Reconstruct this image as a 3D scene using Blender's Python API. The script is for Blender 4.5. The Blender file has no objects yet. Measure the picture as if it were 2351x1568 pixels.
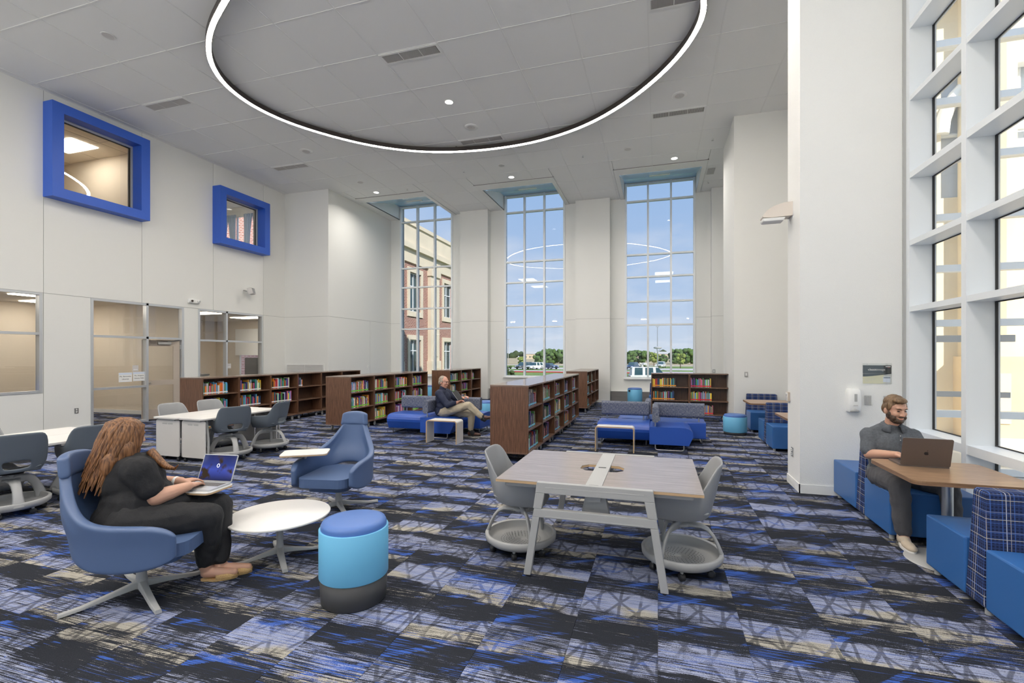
import bpy, bmesh, math, random
from mathutils import Vector, Matrix, noise
random.seed(7)
R = math.radians
C = bpy.context.scene.collection
SC = bpy.context.scene

# ------------------------------------------------------------------ camera
F, CX, CY, YAW, EYE = 1074.33, 1189.53, 815.36, 0.2903, 1.69
cam = bpy.data.cameras.new('camera'); cam_o = bpy.data.objects.new('camera', cam); C.objects.link(cam_o)
cam.sensor_width = 36.0; cam.lens = F / 2351 * 36
cam.shift_x = (1175.5 - CX) / 2351; cam.shift_y = (CY - 784) / 2351
cam.clip_start = 0.05; cam.clip_end = 3000
cam_o.location = (0, 0, EYE); cam_o.rotation_euler = (R(90), 0, YAW)
SC.camera = cam_o

# ------------------------------------------------------------------ colour management
SC.view_settings.view_transform = 'Standard'; SC.view_settings.look = 'None'
SC.view_settings.gamma = 1.0; SC.view_settings.use_curve_mapping = False
SC.view_settings.exposure = 0.12
SC.cycles.use_denoising = True
SC.cycles.max_bounces = 10; SC.cycles.diffuse_bounces = 5; SC.cycles.glossy_bounces = 4
SC.cycles.transparent_max_bounces = 16; SC.cycles.transmission_bounces = 6
SC.cycles.sample_clamp_indirect = 6.0
SC.cycles.caustics_reflective = False; SC.cycles.caustics_refractive = False

# ------------------------------------------------------------------ sky
SKY_STRENGTH = 2.0
W = bpy.data.worlds.new('sky'); SC.world = W; W.use_nodes = True
nt = W.node_tree; nt.nodes.clear()
def N(t, typ, **kw):
    n = t.nodes.new(typ)
    for k, v in kw.items():
        if k.startswith('i_'): n.inputs[k[2:]].default_value = v
        elif k.startswith('n_'): n.inputs[int(k[2:])].default_value = v
        else: setattr(n, k, v)
    return n
def LK(t, a, b): t.links.new(a, b)
tc = N(nt, 'ShaderNodeTexCoord'); sx = N(nt, 'ShaderNodeSeparateXYZ'); LK(nt, tc.outputs['Generated'], sx.inputs[0])
rp = N(nt, 'ShaderNodeValToRGB'); LK(nt, sx.outputs[2], rp.inputs[0])
e = rp.color_ramp.elements
e[0].position = 0.0; e[0].color = (0.64, 0.72, 0.83, 1); e[1].position = 1.0; e[1].color = (0.20, 0.42, 0.86, 1)
x = e.new(0.12); x.color = (0.47, 0.61, 0.83, 1); x = e.new(0.4); x.color = (0.31, 0.50, 0.82, 1)
zz = N(nt, 'ShaderNodeMath', operation='ADD', n_1=0.12); LK(nt, sx.outputs[2], zz.inputs[0])
zm = N(nt, 'ShaderNodeMath', operation='MAXIMUM', n_1=0.05); LK(nt, zz.outputs[0], zm.inputs[0])
dv = N(nt, 'ShaderNodeVectorMath', operation='DIVIDE'); LK(nt, tc.outputs['Generated'], dv.inputs[0])
cb = N(nt, 'ShaderNodeCombineXYZ', n_2=1.0); LK(nt, zm.outputs[0], cb.inputs[0]); LK(nt, zm.outputs[0], cb.inputs[1]); LK(nt, cb.outputs[0], dv.inputs[1])
nz = N(nt, 'ShaderNodeTexNoise', i_Scale=0.9, i_Detail=7.0, i_Roughness=0.55); LK(nt, dv.outputs[0], nz.inputs['Vector'])
cr = N(nt, 'ShaderNodeMapRange', n_1=0.47, n_2=0.72, n_3=0.0, n_4=0.70); LK(nt, nz.outputs[0], cr.inputs[0])
mx = N(nt, 'ShaderNodeMix', data_type='RGBA'); LK(nt, cr.outputs[0], mx.inputs[0]); LK(nt, rp.outputs[0], mx.inputs[6]); mx.inputs[7].default_value = (0.80, 0.84, 0.92, 1)
bg = N(nt, 'ShaderNodeBackground', i_Strength=SKY_STRENGTH); LK(nt, mx.outputs[2], bg.inputs[0])
wo = N(nt, 'ShaderNodeOutputWorld'); LK(nt, bg.outputs[0], wo.inputs[0])

# ------------------------------------------------------------------ sun
SUN_DIR = Vector((-1.0, 1.0, -1.1))
sun = bpy.data.lights.new('sun', 'SUN'); sun.energy = 10.0; sun.angle = R(0.6); sun.color = (1.0, 0.95, 0.87)
so = bpy.data.objects.new('sun', sun); C.objects.link(so); so.rotation_euler = SUN_DIR.to_track_quat('-Z', 'Y').to_euler(); so.location = (20, -20, 25)

# ------------------------------------------------------------------ levels of the room
ZC = 7.314; XL = -12.51; YF = 17.25; YB = -5.0; XR = 2.749
TILE = 1.2192; GX0 = -2.5985; GY0 = 7.6532

# ------------------------------------------------------------------ ceiling wash: long recessed slots behind the ring and towards the back of the hall
def area(name, loc, sx_, sy_, power, color=(1, 0.97, 0.93), rot=(0, 0, 0), shape='RECTANGLE'):
    l = bpy.data.lights.new(name, 'AREA'); l.shape = shape; l.size = sx_
    if shape in ('RECTANGLE', 'ELLIPSE'): l.size_y = sy_
    l.energy = power; l.color = color
    o = bpy.data.objects.new(name, l); C.objects.link(o); o.location = loc; o.rotation_euler = rot
    return o
# ------------------------------------------------------------------ mesh helpers
def cross(a, b): return Vector(a).cross(Vector(b))
class MB:
    def __init__(s): s.v = []; s.f = []; s.m = []; s.sm = []
    def add(s, vs, fs, mat=0, smooth=False, M=None):
        o = len(s.v)
        s.v += [tuple((M @ Vector(p)) if M is not None else p) for p in vs]
        s.f += [tuple(i + o for i in f) for f in fs]; s.m += [mat] * len(fs); s.sm += [smooth] * len(fs)
        return s
    def box(s, x0, x1, y0, y1, z0, z1, mat=0, M=None):
        vs = [(x0,y0,z0),(x1,y0,z0),(x1,y1,z0),(x0,y1,z0),(x0,y0,z1),(x1,y0,z1),(x1,y1,z1),(x0,y1,z1)]
        return s.add(vs, [(0,3,2,1),(4,5,6,7),(0,1,5,4),(1,2,6,5),(2,3,7,6),(3,0,4,7)], mat, False, M)
    def taper(s, b, t, z0, z1, mat=0, M=None):      # b, t = (x0,x1,y0,y1) at bottom and top
        vs = [(b[0],b[2],z0),(b[1],b[2],z0),(b[1],b[3],z0),(b[0],b[3],z0),(t[0],t[2],z1),(t[1],t[2],z1),(t[1],t[3],z1),(t[0],t[3],z1)]
        return s.add(vs, [(0,3,2,1),(4,5,6,7),(0,1,5,4),(1,2,6,5),(2,3,7,6),(3,0,4,7)], mat, False, M)
    def prism(s, poly, z0, z1, mat=0, M=None, smooth=False):   # poly = [(x,y)] counter-clockwise
        n = len(poly)
        vs = [(x, y, z0) for x, y in poly] + [(x, y, z1) for x, y in poly]
        s.add(vs, [tuple(range(n - 1, -1, -1)), tuple(range(n, 2 * n))], mat, False, M)
        return s.add(vs, [(i, (i+1) % n, n + (i+1) % n, n + i) for i in range(n)], mat, smooth, M)
    def lathe(s, prof, n=24, mat=0, M=None, smooth=True, caps=True):   # prof = [(r,z)]
        vs = []; fs = []
        for r, z in prof:
            for k in range(n): a = 2 * math.pi * k / n; vs.append((r * math.cos(a), r * math.sin(a), z))
        for j in range(len(prof) - 1):
            for k in range(n): fs.append((j*n+k, j*n+(k+1) % n, (j+1)*n+(k+1) % n, (j+1)*n+k))
        s.add(vs, fs, mat, smooth, M)
        if caps:
            if prof[0][0] > 1e-4: s.add(vs[:n], [tuple(range(n-1, -1, -1))], mat, False, M)
            if prof[-1][0] > 1e-4: s.add(vs[-n:], [tuple(range(n))], mat, False, M)
        return s
    def cyl(s, p0, p1, r0, r1=None, n=12, mat=0, caps=True, smooth=True):
        r1 = r0 if r1 is None else r1
        return s.tube([p0, p1], [r0, r1], n, mat, caps, smooth)
    def tube(s, pts, rad, n=8, mat=0, caps=True, smooth=True, closed=False, sq=None):
        pts = [Vector(p) for p in pts]; m = len(pts)
        if not hasattr(rad, '__len__'): rad = [rad] * m
        vs = []; up0 = None
        for i, p in enumerate(pts):
            if closed: t = pts[(i+1) % m] - pts[i-1]
            else: t = pts[min(i+1, m-1)] - pts[max(i-1, 0)]
            t.normalize()
            if up0 is None: up0 = Vector((0, 0, 1)) if abs(t.z) < 0.9 else Vector((1, 0, 0))
            sd = t.cross(up0)
            if sd.length < 1e-5: sd = t.orthogonal()
            sd.normalize(); up = sd.cross(t); up0 = up
            for k in range(n):
                a = 2 * math.pi * (k + (0.5 if n == 4 else 0)) / n
                ca, sa = math.cos(a), math.sin(a)
                w, h = (rad[i], rad[i]) if sq is None else (rad[i] * sq[0], rad[i] * sq[1])
                vs.append(tuple(p + sd * ca * w + up * sa * h))
        fs = []
        for i in range(m if closed else m - 1):
            j = (i + 1) % m
            for k in range(n): fs.append((i*n+k, i*n+(k+1) % n, j*n+(k+1) % n, j*n+k))
        s.add(vs, fs, mat, smooth and n > 4)
        if caps and not closed:
            s.add(vs[:n], [tuple(range(n-1, -1, -1))], mat); s.add(vs[-n:], [tuple(range(n))], mat)
        return s
    def ell(s, c, r, nu=16, nv=10, mat=0, M=None):
        vs = []; fs = []
        for j in range(nv + 1):
            th = math.pi * j / nv
            for k in range(nu):
                a = 2 * math.pi * k / nu
                vs.append((c[0] + r[0]*math.sin(th)*math.cos(a), c[1] + r[1]*math.sin(th)*math.sin(a), c[2] - r[2]*math.cos(th)))
        for j in range(nv):
            for k in range(nu): fs.append((j*nu+k, j*nu+(k+1) % nu, (j+1)*nu+(k+1) % nu, (j+1)*nu+k))
        return s.add(vs, fs, mat, True, M)
    def grid(s, P, mat=0, smooth=True, closed_u=False, skip=None, flip=False):    # P[j][i] points
        nj, ni = len(P), len(P[0]); vs = [tuple(p) for row in P for p in row]; fs = []
        for j in range(nj - 1):
            for i in range(ni if closed_u else ni - 1):
                if skip and skip(i, j): continue
                k = (i + 1) % ni; q = (j*ni+i, j*ni+k, (j+1)*ni+k, (j+1)*ni+i)
                fs.append(q[::-1] if flip else q)
        return s.add(vs, fs, mat, smooth)
    def mesh(s, name, mats):
        me = bpy.data.meshes.new(name); me.from_pydata(s.v, [], s.f)
        for m in (mats if isinstance(mats, (list, tuple)) else [mats]): me.materials.append(m)
        me.polygons.foreach_set('material_index', s.m); me.polygons.foreach_set('use_smooth', s.sm)
        uv = me.uv_layers.new(name='UVMap').data
        for p in me.polygons:
            n = p.normal; ax = max(range(3), key=lambda a: abs(n[a]))
            for li in p.loop_indices:
                c = me.vertices[me.loops[li].vertex_index].co
                uv[li].uv = (c.y, c.z) if ax == 0 else ((c.x, c.z) if ax == 1 else (c.x, c.y))
        me.update(); return me
    def build(s, name, mats, parent=None, loc=None, rz=None, bevel=0, seg=2, sub=0, solid=0, soff=0, kind=None, label=None):
        o = bpy.data.objects.new(name, s.mesh(name, mats)); C.objects.link(o)
        if parent is not None: o.parent = parent
        if loc is not None: o.location = loc
        if rz is not None: o.rotation_euler = (0, 0, rz)
        if solid: m = o.modifiers.new('thickness', 'SOLIDIFY'); m.thickness = solid; m.offset = soff
        if bevel: m = o.modifiers.new('soft edges', 'BEVEL'); m.width = bevel; m.segments = seg; m.limit_method = 'ANGLE'; m.angle_limit = R(40)
        if sub: m = o.modifiers.new('smooth form', 'SUBSURF'); m.levels = m.render_levels = sub
        if kind: o['kind'] = kind
        if label: o['label'] = label
        return o
def smooth_all(o):
    for p in o.data.polygons: p.use_smooth = True
    return o
def tag(o, label, cat, group=None, kind=None):
    o['label'] = label; o['category'] = cat
    if group: o['group'] = group
    if kind: o['kind'] = kind
    return o
def thing(name, label, cat, loc=(0, 0, 0), rz=0, group=None):
    o = bpy.data.objects.new(name, None); C.objects.link(o); o.empty_display_size = 0.1
    o.location = loc; o.rotation_euler = (0, 0, rz)
    return tag(o, label, cat, group)
def holder(name, loc=(0, 0, 0), kind='structure', rz=0):
    o = bpy.data.objects.new(name, None); C.objects.link(o); o.location = loc; o.rotation_euler = (0, 0, rz); o['kind'] = kind
    return o
def copy_tree(o, parent=None):
    c = o.copy(); C.objects.link(c)
    if parent is not None: c.parent = parent
    for ch in list(o.children): copy_tree(ch, c)
    return c
def dup(o, label, loc, rz=0, group=None):
    c = copy_tree(o); c.location = loc; c.rotation_euler = (0, 0, rz); c['label'] = label
    if group: c['group'] = group
    return c
def share(name, me, parent, loc=(0, 0, 0), rz=0):
    o = bpy.data.objects.new(name, me); C.objects.link(o)
    if parent is not None: o.parent = parent
    o.location = loc
    if rz: o.rotation_euler = (0, 0, rz)
    return o
def rrect(x0, x1, y0, y1, r, n=5):
    out = []
    for cx, cy, a0 in ((x1-r, y1-r, 0), (x0+r, y1-r, 90), (x0+r, y0+r, 180), (x1-r, y0+r, 270)):
        for k in range(n + 1): a = R(a0 + 90 * k / n); out.append((cx + r*math.cos(a), cy + r*math.sin(a)))
    return out
def lerp(a, b, t): return a + (b - a) * t
def interp(tab, x):
    if x <= tab[0][0]: return tab[0][1]
    for (a, va), (b, vb) in zip(tab, tab[1:]):
        if x <= b: return lerp(va, vb, (x - a) / (b - a))
    return tab[-1][1]
# a pixel of the photograph and the point it shows on a plane of the place
cY, sY = math.cos(YAW), math.sin(YAW)
def ray(px, py): a = (px - CX) / F; return Vector((a*cY - sY, a*sY + cY, (CY - py) / F))
def at_z(px, py, z): d = ray(px, py); return Vector((0, 0, EYE)) + d * ((z - EYE) / d.z)
def at_d(px, py, dist): return Vector((0, 0, EYE)) + ray(px, py) * dist
# ------------------------------------------------------------------ materials (all procedural)
def new_mat(name):
    m = bpy.data.materials.new(name); m.use_nodes = True; t = m.node_tree
    return m, t, t.nodes['Principled BSDF']
def mat(name, col, rough=0.5, metal=0.0, spec=0.5, bump=0.0, bscale=200.0, var=0.0, vscale=3.0, coat=0.0, sheen=0.0, sub=0.0):
    m, t, p = new_mat(name)
    p.inputs['Base Color'].default_value = (*col, 1); p.inputs['Roughness'].default_value = rough
    p.inputs['Metallic'].default_value = metal; p.inputs['Specular IOR Level'].default_value = spec
    if coat: p.inputs['Coat Weight'].default_value = coat
    if sheen: p.inputs['Sheen Weight'].default_value = sheen
    if sub: p.inputs['Subsurface Weight'].default_value = sub; p.inputs['Subsurface Radius'].default_value = (0.02, 0.008, 0.004); p.inputs['Subsurface Scale'].default_value = 0.3
    if bump or var:
        g = N(t, 'ShaderNodeTexCoord')
        if bump:
            n = N(t, 'ShaderNodeTexNoise', i_Scale=bscale, i_Detail=3.0); LK(t, g.outputs['Object'], n.inputs['Vector'])
            b = N(t, 'ShaderNodeBump', i_Strength=bump, i_Distance=0.01); LK(t, n.outputs[0], b.inputs['Height']); LK(t, b.outputs[0], p.inputs['Normal'])
        if var:
            n = N(t, 'ShaderNodeTexNoise', i_Scale=vscale, i_Detail=4.0); LK(t, g.outputs['Object'], n.inputs['Vector'])
            mr = N(t, 'ShaderNodeMapRange', n_1=0.3, n_2=0.7, n_3=1 - var, n_4=1 + var); LK(t, n.outputs[0], mr.inputs[0])
            h = N(t, 'ShaderNodeHueSaturation'); h.inputs['Color'].default_value = (*col, 1); LK(t, mr.outputs[0], h.inputs['Value']); LK(t, h.outputs[0], p.inputs['Base Color'])
    return m
def emit(name, col, strength):
    m, t, p = new_mat(name)
    p.inputs['Base Color'].default_value = (*col, 1); p.inputs['Emission Color'].default_value = (*col, 1); p.inputs['Emission Strength'].default_value = strength
    return m
def glass(name, tint, refl=0.06, rough=0.0):
    m, t, p = new_mat(name); t.nodes.remove(p); out = t.nodes['Material Output']
    tr = N(t, 'ShaderNodeBsdfTransparent'); tr.inputs[0].default_value = (*tint, 1)
    gl = N(t, 'ShaderNodeBsdfGlossy', i_Roughness=rough); gl.inputs[0].default_value = (1, 1, 1, 1)
    fr = N(t, 'ShaderNodeLayerWeight', i_Blend=0.5); pw = N(t, 'ShaderNodeMath', operation='POWER', n_1=5.0); LK(t, fr.outputs['Facing'], pw.inputs[0])
    mr = N(t, 'ShaderNodeMapRange', n_1=0.0, n_2=1.0, n_3=refl, n_4=0.9); LK(t, pw.outputs[0], mr.inputs[0])
    mx = N(t, 'ShaderNodeMixShader'); LK(t, mr.outputs[0], mx.inputs[0]); LK(t, tr.outputs[0], mx.inputs[1]); LK(t, gl.outputs[0], mx.inputs[2]); LK(t, mx.outputs[0], out.inputs[0])
    return m
def wood(name, dark, light, scale=9.0, rough=0.35, axis='V', stretch=14.0):
    m, t, p = new_mat(name)
    uv = N(t, 'ShaderNodeUVMap'); mp = N(t, 'ShaderNodeMapping'); LK(t, uv.outputs[0], mp.inputs[0])
    mp.inputs['Scale'].default_value = (stretch, 1, 1) if axis == 'V' else (1, stretch, 1)
    n = N(t, 'ShaderNodeTexNoise', i_Scale=scale * 0.5, i_Detail=8.0, i_Roughness=0.62, i_Distortion=0.4); LK(t, mp.outputs[0], n.inputs['Vector'])
    n2 = N(t, 'ShaderNodeTexNoise', i_Scale=scale * 5, i_Detail=4.0); LK(t, mp.outputs[0], n2.inputs['Vector'])
    ad = N(t, 'ShaderNodeMath', operation='MULTIPLY_ADD', n_1=0.35, n_2=0.0); LK(t, n2.outputs[0], ad.inputs[0]); 
    sm = N(t, 'ShaderNodeMath', operation='ADD'); LK(t, n.outputs[0], sm.inputs[0]); LK(t, ad.outputs[0], sm.inputs[1])
    r = N(t, 'ShaderNodeValToRGB'); r.color_ramp.elements[0].position = 0.45; r.color_ramp.elements[0].color = (*dark, 1); r.color_ramp.elements[1].position = 0.88; r.color_ramp.elements[1].color = (*light, 1)
    LK(t, sm.outputs[0], r.inputs[0]); LK(t, r.outputs[0], p.inputs['Base Color']); p.inputs['Roughness'].default_value = rough
    return m
def plaid(name, base, cols):
    m, t, p = new_mat(name); p.inputs['Roughness'].default_value = 0.9; p.inputs['Specular IOR Level'].default_value = 0.15
    uv = N(t, 'ShaderNodeUVMap'); s = N(t, 'ShaderNodeSeparateXYZ'); LK(t, uv.outputs[0], s.inputs[0])
    cur = None
    def band(ax, period, off, w):
        a = N(t, 'ShaderNodeMath', operation='MULTIPLY_ADD', n_1=1 / period, n_2=off); LK(t, s.outputs[ax], a.inputs[0])
        f = N(t, 'ShaderNodeMath', operation='FRACT'); LK(t, a.outputs[0], f.inputs[0])
        c = N(t, 'ShaderNodeMath', operation='LESS_THAN', n_1=w / period); LK(t, f.outputs[0], c.inputs[0]); return c.outputs[0]
    for ax, period, off, w, col, strg in cols:
        b = band(ax, period, off, w); k = N(t, 'ShaderNodeMath', operation='MULTIPLY', n_1=strg); LK(t, b, k.inputs[0])
        x = N(t, 'ShaderNodeMix', data_type='RGBA'); LK(t, k.outputs[0], x.inputs[0])
        if cur is None: x.inputs[6].default_value = (*base, 1)
        else: LK(t, cur, x.inputs[6])
        x.inputs[7].default_value = (*col, 1); cur = x.outputs[2]
    LK(t, cur, p.inputs['Base Color']); return m
def tweed(name, a, b, scale=160.0):
    m, t, p = new_mat(name); p.inputs['Roughness'].default_value = 0.95; p.inputs['Specular IOR Level'].default_value = 0.1
    uv = N(t, 'ShaderNodeUVMap'); cur = []
    for sc in ((scale, scale * 0.16, 1), (scale * 0.16, scale, 1)):
        mp = N(t, 'ShaderNodeMapping'); mp.inputs['Scale'].default_value = sc; LK(t, uv.outputs[0], mp.inputs[0])
        n = N(t, 'ShaderNodeTexNoise', i_Scale=1.0, i_Detail=2.0); LK(t, mp.outputs[0], n.inputs['Vector']); cur.append(n.outputs[0])
    mxm = N(t, 'ShaderNodeMath', operation='MAXIMUM'); LK(t, cur[0], mxm.inputs[0]); LK(t, cur[1], mxm.inputs[1])
    r = N(t, 'ShaderNodeValToRGB'); r.color_ramp.elements[0].position = 0.48; r.color_ramp.elements[0].color = (*a, 1); r.color_ramp.elements[1].position = 0.72; r.color_ramp.elements[1].color = (*b, 1)
    LK(t, mxm.outputs[0], r.inputs[0]); LK(t, r.outputs[0], p.inputs['Base Color']); return m
def carpet():
    m, t, p = new_mat('carpet_tiles_streaked'); p.inputs['Roughness'].default_value = 0.95; p.inputs['Specular IOR Level'].default_value = 0.08
    g = N(t, 'ShaderNodeNewGeometry'); pos = g.outputs['Position']
    def M(op, a, b=None, c=None):
        n = N(t, 'ShaderNodeMath', operation=op)
        for i, v in enumerate((a, b, c)):
            if v is None: continue
            if isinstance(v, (int, float)): n.inputs[i].default_value = v
            else: LK(t, v, n.inputs[i])
        return n.outputs[0]
    s = N(t, 'ShaderNodeSeparateXYZ'); LK(t, pos, s.inputs[0])
    TS = 0.5
    iy = M('FLOOR', M('DIVIDE', s.outputs[1], TS)); ix = M('FLOOR', M('DIVIDE', s.outputs[0], TS))
    cid = N(t, 'ShaderNodeCombineXYZ'); LK(t, ix, cid.inputs[0]); LK(t, iy, cid.inputs[1])
    wn = N(t, 'ShaderNodeTexWhiteNoise', noise_dimensions='2D'); LK(t, cid.outputs[0], wn.inputs['Vector'])
    off = N(t, 'ShaderNodeVectorMath', operation='SCALE', n_3=37.0); LK(t, wn.outputs['Color'], off.inputs[0])
    pv = N(t, 'ShaderNodeVectorMath', operation='ADD'); LK(t, pos, pv.inputs[0]); LK(t, off.outputs[0], pv.inputs[1])
    def noise(sx_, sy_, det=3.0, rgh=0.55, src=pv):
        mp = N(t, 'ShaderNodeMapping'); mp.inputs['Scale'].default_value = (sx_, sy_, 1); LK(t, src.outputs[0], mp.inputs[0])
        n = N(t, 'ShaderNodeTexNoise', i_Scale=1.0, i_Detail=det, i_Roughness=rgh); LK(t, mp.outputs[0], n.inputs['Vector']); return n.outputs[0]
    def ss(v, a, b):
        n = N(t, 'ShaderNodeMapRange', interpolation_type='SMOOTHSTEP', n_1=a, n_2=b, n_3=0.0, n_4=1.0); LK(t, v, n.inputs[0]); return n.outputs[0]
    tone = wn.outputs['Value']
    s2 = N(t, 'ShaderNodeSeparateColor'); LK(t, wn.outputs['Color'], s2.inputs[0])
    # each tile carries a run of bands: dark, streaked white and blue, a beige block; tiles start it at different places
    v = M('FRACT', M('ADD', M('DIVIDE', s.outputs[1], TS), M('MULTIPLY', M('FLOOR', M('MULTIPLY', tone, 3.0)), 0.21)))
    wob = noise(3.0, 5.0, 3.0); vv = M('ADD', v, M('MULTIPLY_ADD', wob, 0.5, -0.25))
    band = M('MULTIPLY', ss(vv, 0.20, 0.30), M('SUBTRACT', 1.0, ss(vv, 0.70, 0.84)))
    patch = M('ADD', M('MULTIPLY_ADD', band, 0.29, 0.275), M('ADD', M('MULTIPLY_ADD', noise(2.2, 8.0, 4.0), 0.5, -0.25), M('MULTIPLY_ADD', s2.outputs[2], 0.20, -0.10)))
    streak = noise(4.0, 190.0, 2.0); pile = noise(330.0, 230.0, 1.0)
    light = ss(M('ADD', patch, M('ADD', M('MULTIPLY_ADD', streak, 1.25, -0.625), M('MULTIPLY_ADD', pile, 0.36, -0.18))), 0.46, 0.60)
    # dark brush strokes crossing the pale pile: two slanted families and one across
    def strokes(rot, sc, w, dist):
        mp = N(t, 'ShaderNodeMapping'); mp.inputs['Rotation'].default_value = (0, 0, rot); LK(t, pv.outputs[0], mp.inputs[0])
        wv = N(t, 'ShaderNodeTexWave', i_Scale=sc, i_Distortion=dist, i_Detail=2.0); wv.inputs['Detail Scale'].default_value = 0.9; LK(t, mp.outputs[0], wv.inputs['Vector'])
        return ss(M('ADD', wv.outputs['Fac'], M('MULTIPLY_ADD', pile, 0.10, -0.05)), w, w + 0.05)
    st = M('MAXIMUM', M('MAXIMUM', strokes(0.50, 1.9, 0.93, 2.2), strokes(-0.62, 1.6, 0.94, 2.4)), strokes(0.04, 2.3, 0.92, 1.6))
    st = M('MULTIPLY', st, ss(noise(3.0, 3.0, 2.0), 0.36, 0.50))
    light = M('MULTIPLY', light, M('SUBTRACT', 1.0, M('MULTIPLY', st, 0.62)))
    blue = ss(M('ADD', M('ADD', noise(2.4, 120.0, 3.0), M('MULTIPLY_ADD', noise(2.0, 5.0, 2.0), 0.9, -0.45)), M('ADD', M('MULTIPLY_ADD', s2.outputs[1], 0.14, -0.07), M('MULTIPLY', strokes(0.95, 1.3, 0.9, 2.5), 0.12))), 0.62, 0.76)
    def mixc(f, a, b):
        n = N(t, 'ShaderNodeMix', data_type='RGBA')
        if isinstance(f, float): n.inputs[0].default_value = f
        else: LK(t, f, n.inputs[0])
        for i, v in ((6, a), (7, b)):
            if isinstance(v, tuple): n.inputs[i].default_value = (*v, 1)
            else: LK(t, v, n.inputs[i])
        return n.outputs[2]
    warm = M('MULTIPLY', M('SUBTRACT', 1.0, ss(vv, 0.42, 0.50)), ss(M('ADD', noise(1.2, 2.0, 1.0), M('MULTIPLY_ADD', s2.outputs[0], 0.5, -0.25)), 0.38, 0.44))
    mid = M('MULTIPLY', ss(noise(2.0, 150.0, 2.0), 0.50, 0.62), 0.55)
    pale = mixc(warm, mixc(mid, CARPET_PALE_BLUE, CARPET_BLUE), CARPET_BEIGE)
    dark = mixc(blue, CARPET_DARK, CARPET_BLUE)
    col = mixc(light, dark, pale)
    sp = M('MULTIPLY_ADD', pile, 1.1, 0.45); h = N(t, 'ShaderNodeHueSaturation'); LK(t, col, h.inputs['Color']); LK(t, sp, h.inputs['Value'])
    LK(t, h.outputs[0], p.inputs['Base Color'])
    b = N(t, 'ShaderNodeBump', i_Strength=0.35, i_Distance=0.004); LK(t, noise(260.0, 130.0, 2.0), b.inputs['Height']); LK(t, b.outputs[0], p.inputs['Normal'])
    return m
CARPET_DARK = (0.024, 0.026, 0.033); CARPET_BLUE = (0.045, 0.105, 0.38); CARPET_PALE_BLUE = (0.29, 0.315, 0.43); CARPET_BEIGE = (0.37, 0.345, 0.295)
M_CARPET = carpet()
M_WALL = mat('wall_paint_white', (0.80, 0.80, 0.77), 0.7, bump=0.12, bscale=160)
M_WALL_TEX = mat('wall_plaster_white', (0.82, 0.82, 0.80), 0.75, bump=0.35, bscale=110)
M_JOINT = mat('joint_backing_grey', (0.45, 0.45, 0.44), 0.8)  # plain grey of the backing seen in the open panel joints
M_TRIMW = mat('trim_white', (0.83, 0.83, 0.81), 0.5)
M_CEIL = mat('ceiling_tile_mineral', (0.87, 0.87, 0.85), 0.95, bump=0.25, bscale=260)
M_TBAR = mat('ceiling_grid_white', (0.82, 0.82, 0.80), 0.5)
M_BLUE = mat('blue_frame_paint', (0.030, 0.115, 0.56), 0.45)
M_SKYSOF = mat('blue_soffit_gloss', (0.48, 0.74, 0.98), 0.10)
M_ALU = mat('aluminium_satin', (0.68, 0.70, 0.72), 0.35, 0.55)
M_ALUW = mat('aluminium_white', (0.80, 0.83, 0.85), 0.4, 0.0)
M_GASKET = mat('gasket_black', (0.02, 0.02, 0.022), 0.5)
M_STEEL = mat('steel_brushed', (0.55, 0.55, 0.54), 0.32, 0.9)
M_GREYMET = mat('grey_painted_metal', (0.42, 0.42, 0.41), 0.45)
M_CHROME = mat('chrome', (0.75, 0.75, 0.75), 0.12, 1.0)
M_BLACKP = mat('black_plastic', (0.018, 0.018, 0.02), 0.45)
M_BRONZE = mat('ring_housing_bronze', (0.055, 0.045, 0.042), 0.4, 0.3)
M_BEIGE = mat('office_wall_beige', (0.74, 0.66, 0.55), 0.8)
M_TAUPE = mat('door_paint_taupe', (0.50, 0.43, 0.36), 0.5)
M_BASEG = mat('base_panel_grey', (0.20, 0.19, 0.185), 0.6)
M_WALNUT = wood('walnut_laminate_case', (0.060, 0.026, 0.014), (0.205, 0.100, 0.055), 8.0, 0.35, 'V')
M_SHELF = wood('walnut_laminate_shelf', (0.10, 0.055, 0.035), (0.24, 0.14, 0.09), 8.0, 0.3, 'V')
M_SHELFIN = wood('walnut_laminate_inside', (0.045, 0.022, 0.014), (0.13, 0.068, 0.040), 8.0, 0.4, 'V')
M_OAK = wood('walnut_table_top', (0.20, 0.115, 0.062), (0.45, 0.29, 0.175), 7.0, 0.28, 'H')
M_GREYWOOD = wood('grey_laminate_top', (0.255, 0.215, 0.205), (0.36, 0.315, 0.30), 5.0, 0.22, 'H')
M_PLYEDGE = mat('plywood_edge', (0.50, 0.34, 0.19), 0.5)
M_WHITELAM = mat('white_laminate', (0.80, 0.78, 0.75), 0.3)
M_PANELW = mat('pale_grey_panel', (0.62, 0.60, 0.58), 0.55)
M_CHAIRB = mat('chair_shell_slate', (0.105, 0.125, 0.15), 0.42)
M_CHAIRL = mat('chair_shell_grey', (0.29, 0.295, 0.30), 0.42)
M_CHAIRG = mat('chair_base_grey', (0.37, 0.37, 0.365), 0.45)
M_LOUNGE = mat('lounge_blue_vinyl', (0.080, 0.128, 0.25), 0.4, bump=0.06, bscale=400)
M_SOFA = mat('sofa_royal_blue_vinyl', (0.018, 0.078, 0.39), 0.36, bump=0.05, bscale=300)
M_BOOTH = mat('booth_blue_vinyl', (0.035, 0.135, 0.38), 0.36, bump=0.05, bscale=300)
M_TWEED = tweed('back_cushion_tweed', (0.075, 0.095, 0.16), (0.34, 0.34, 0.36))
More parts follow.
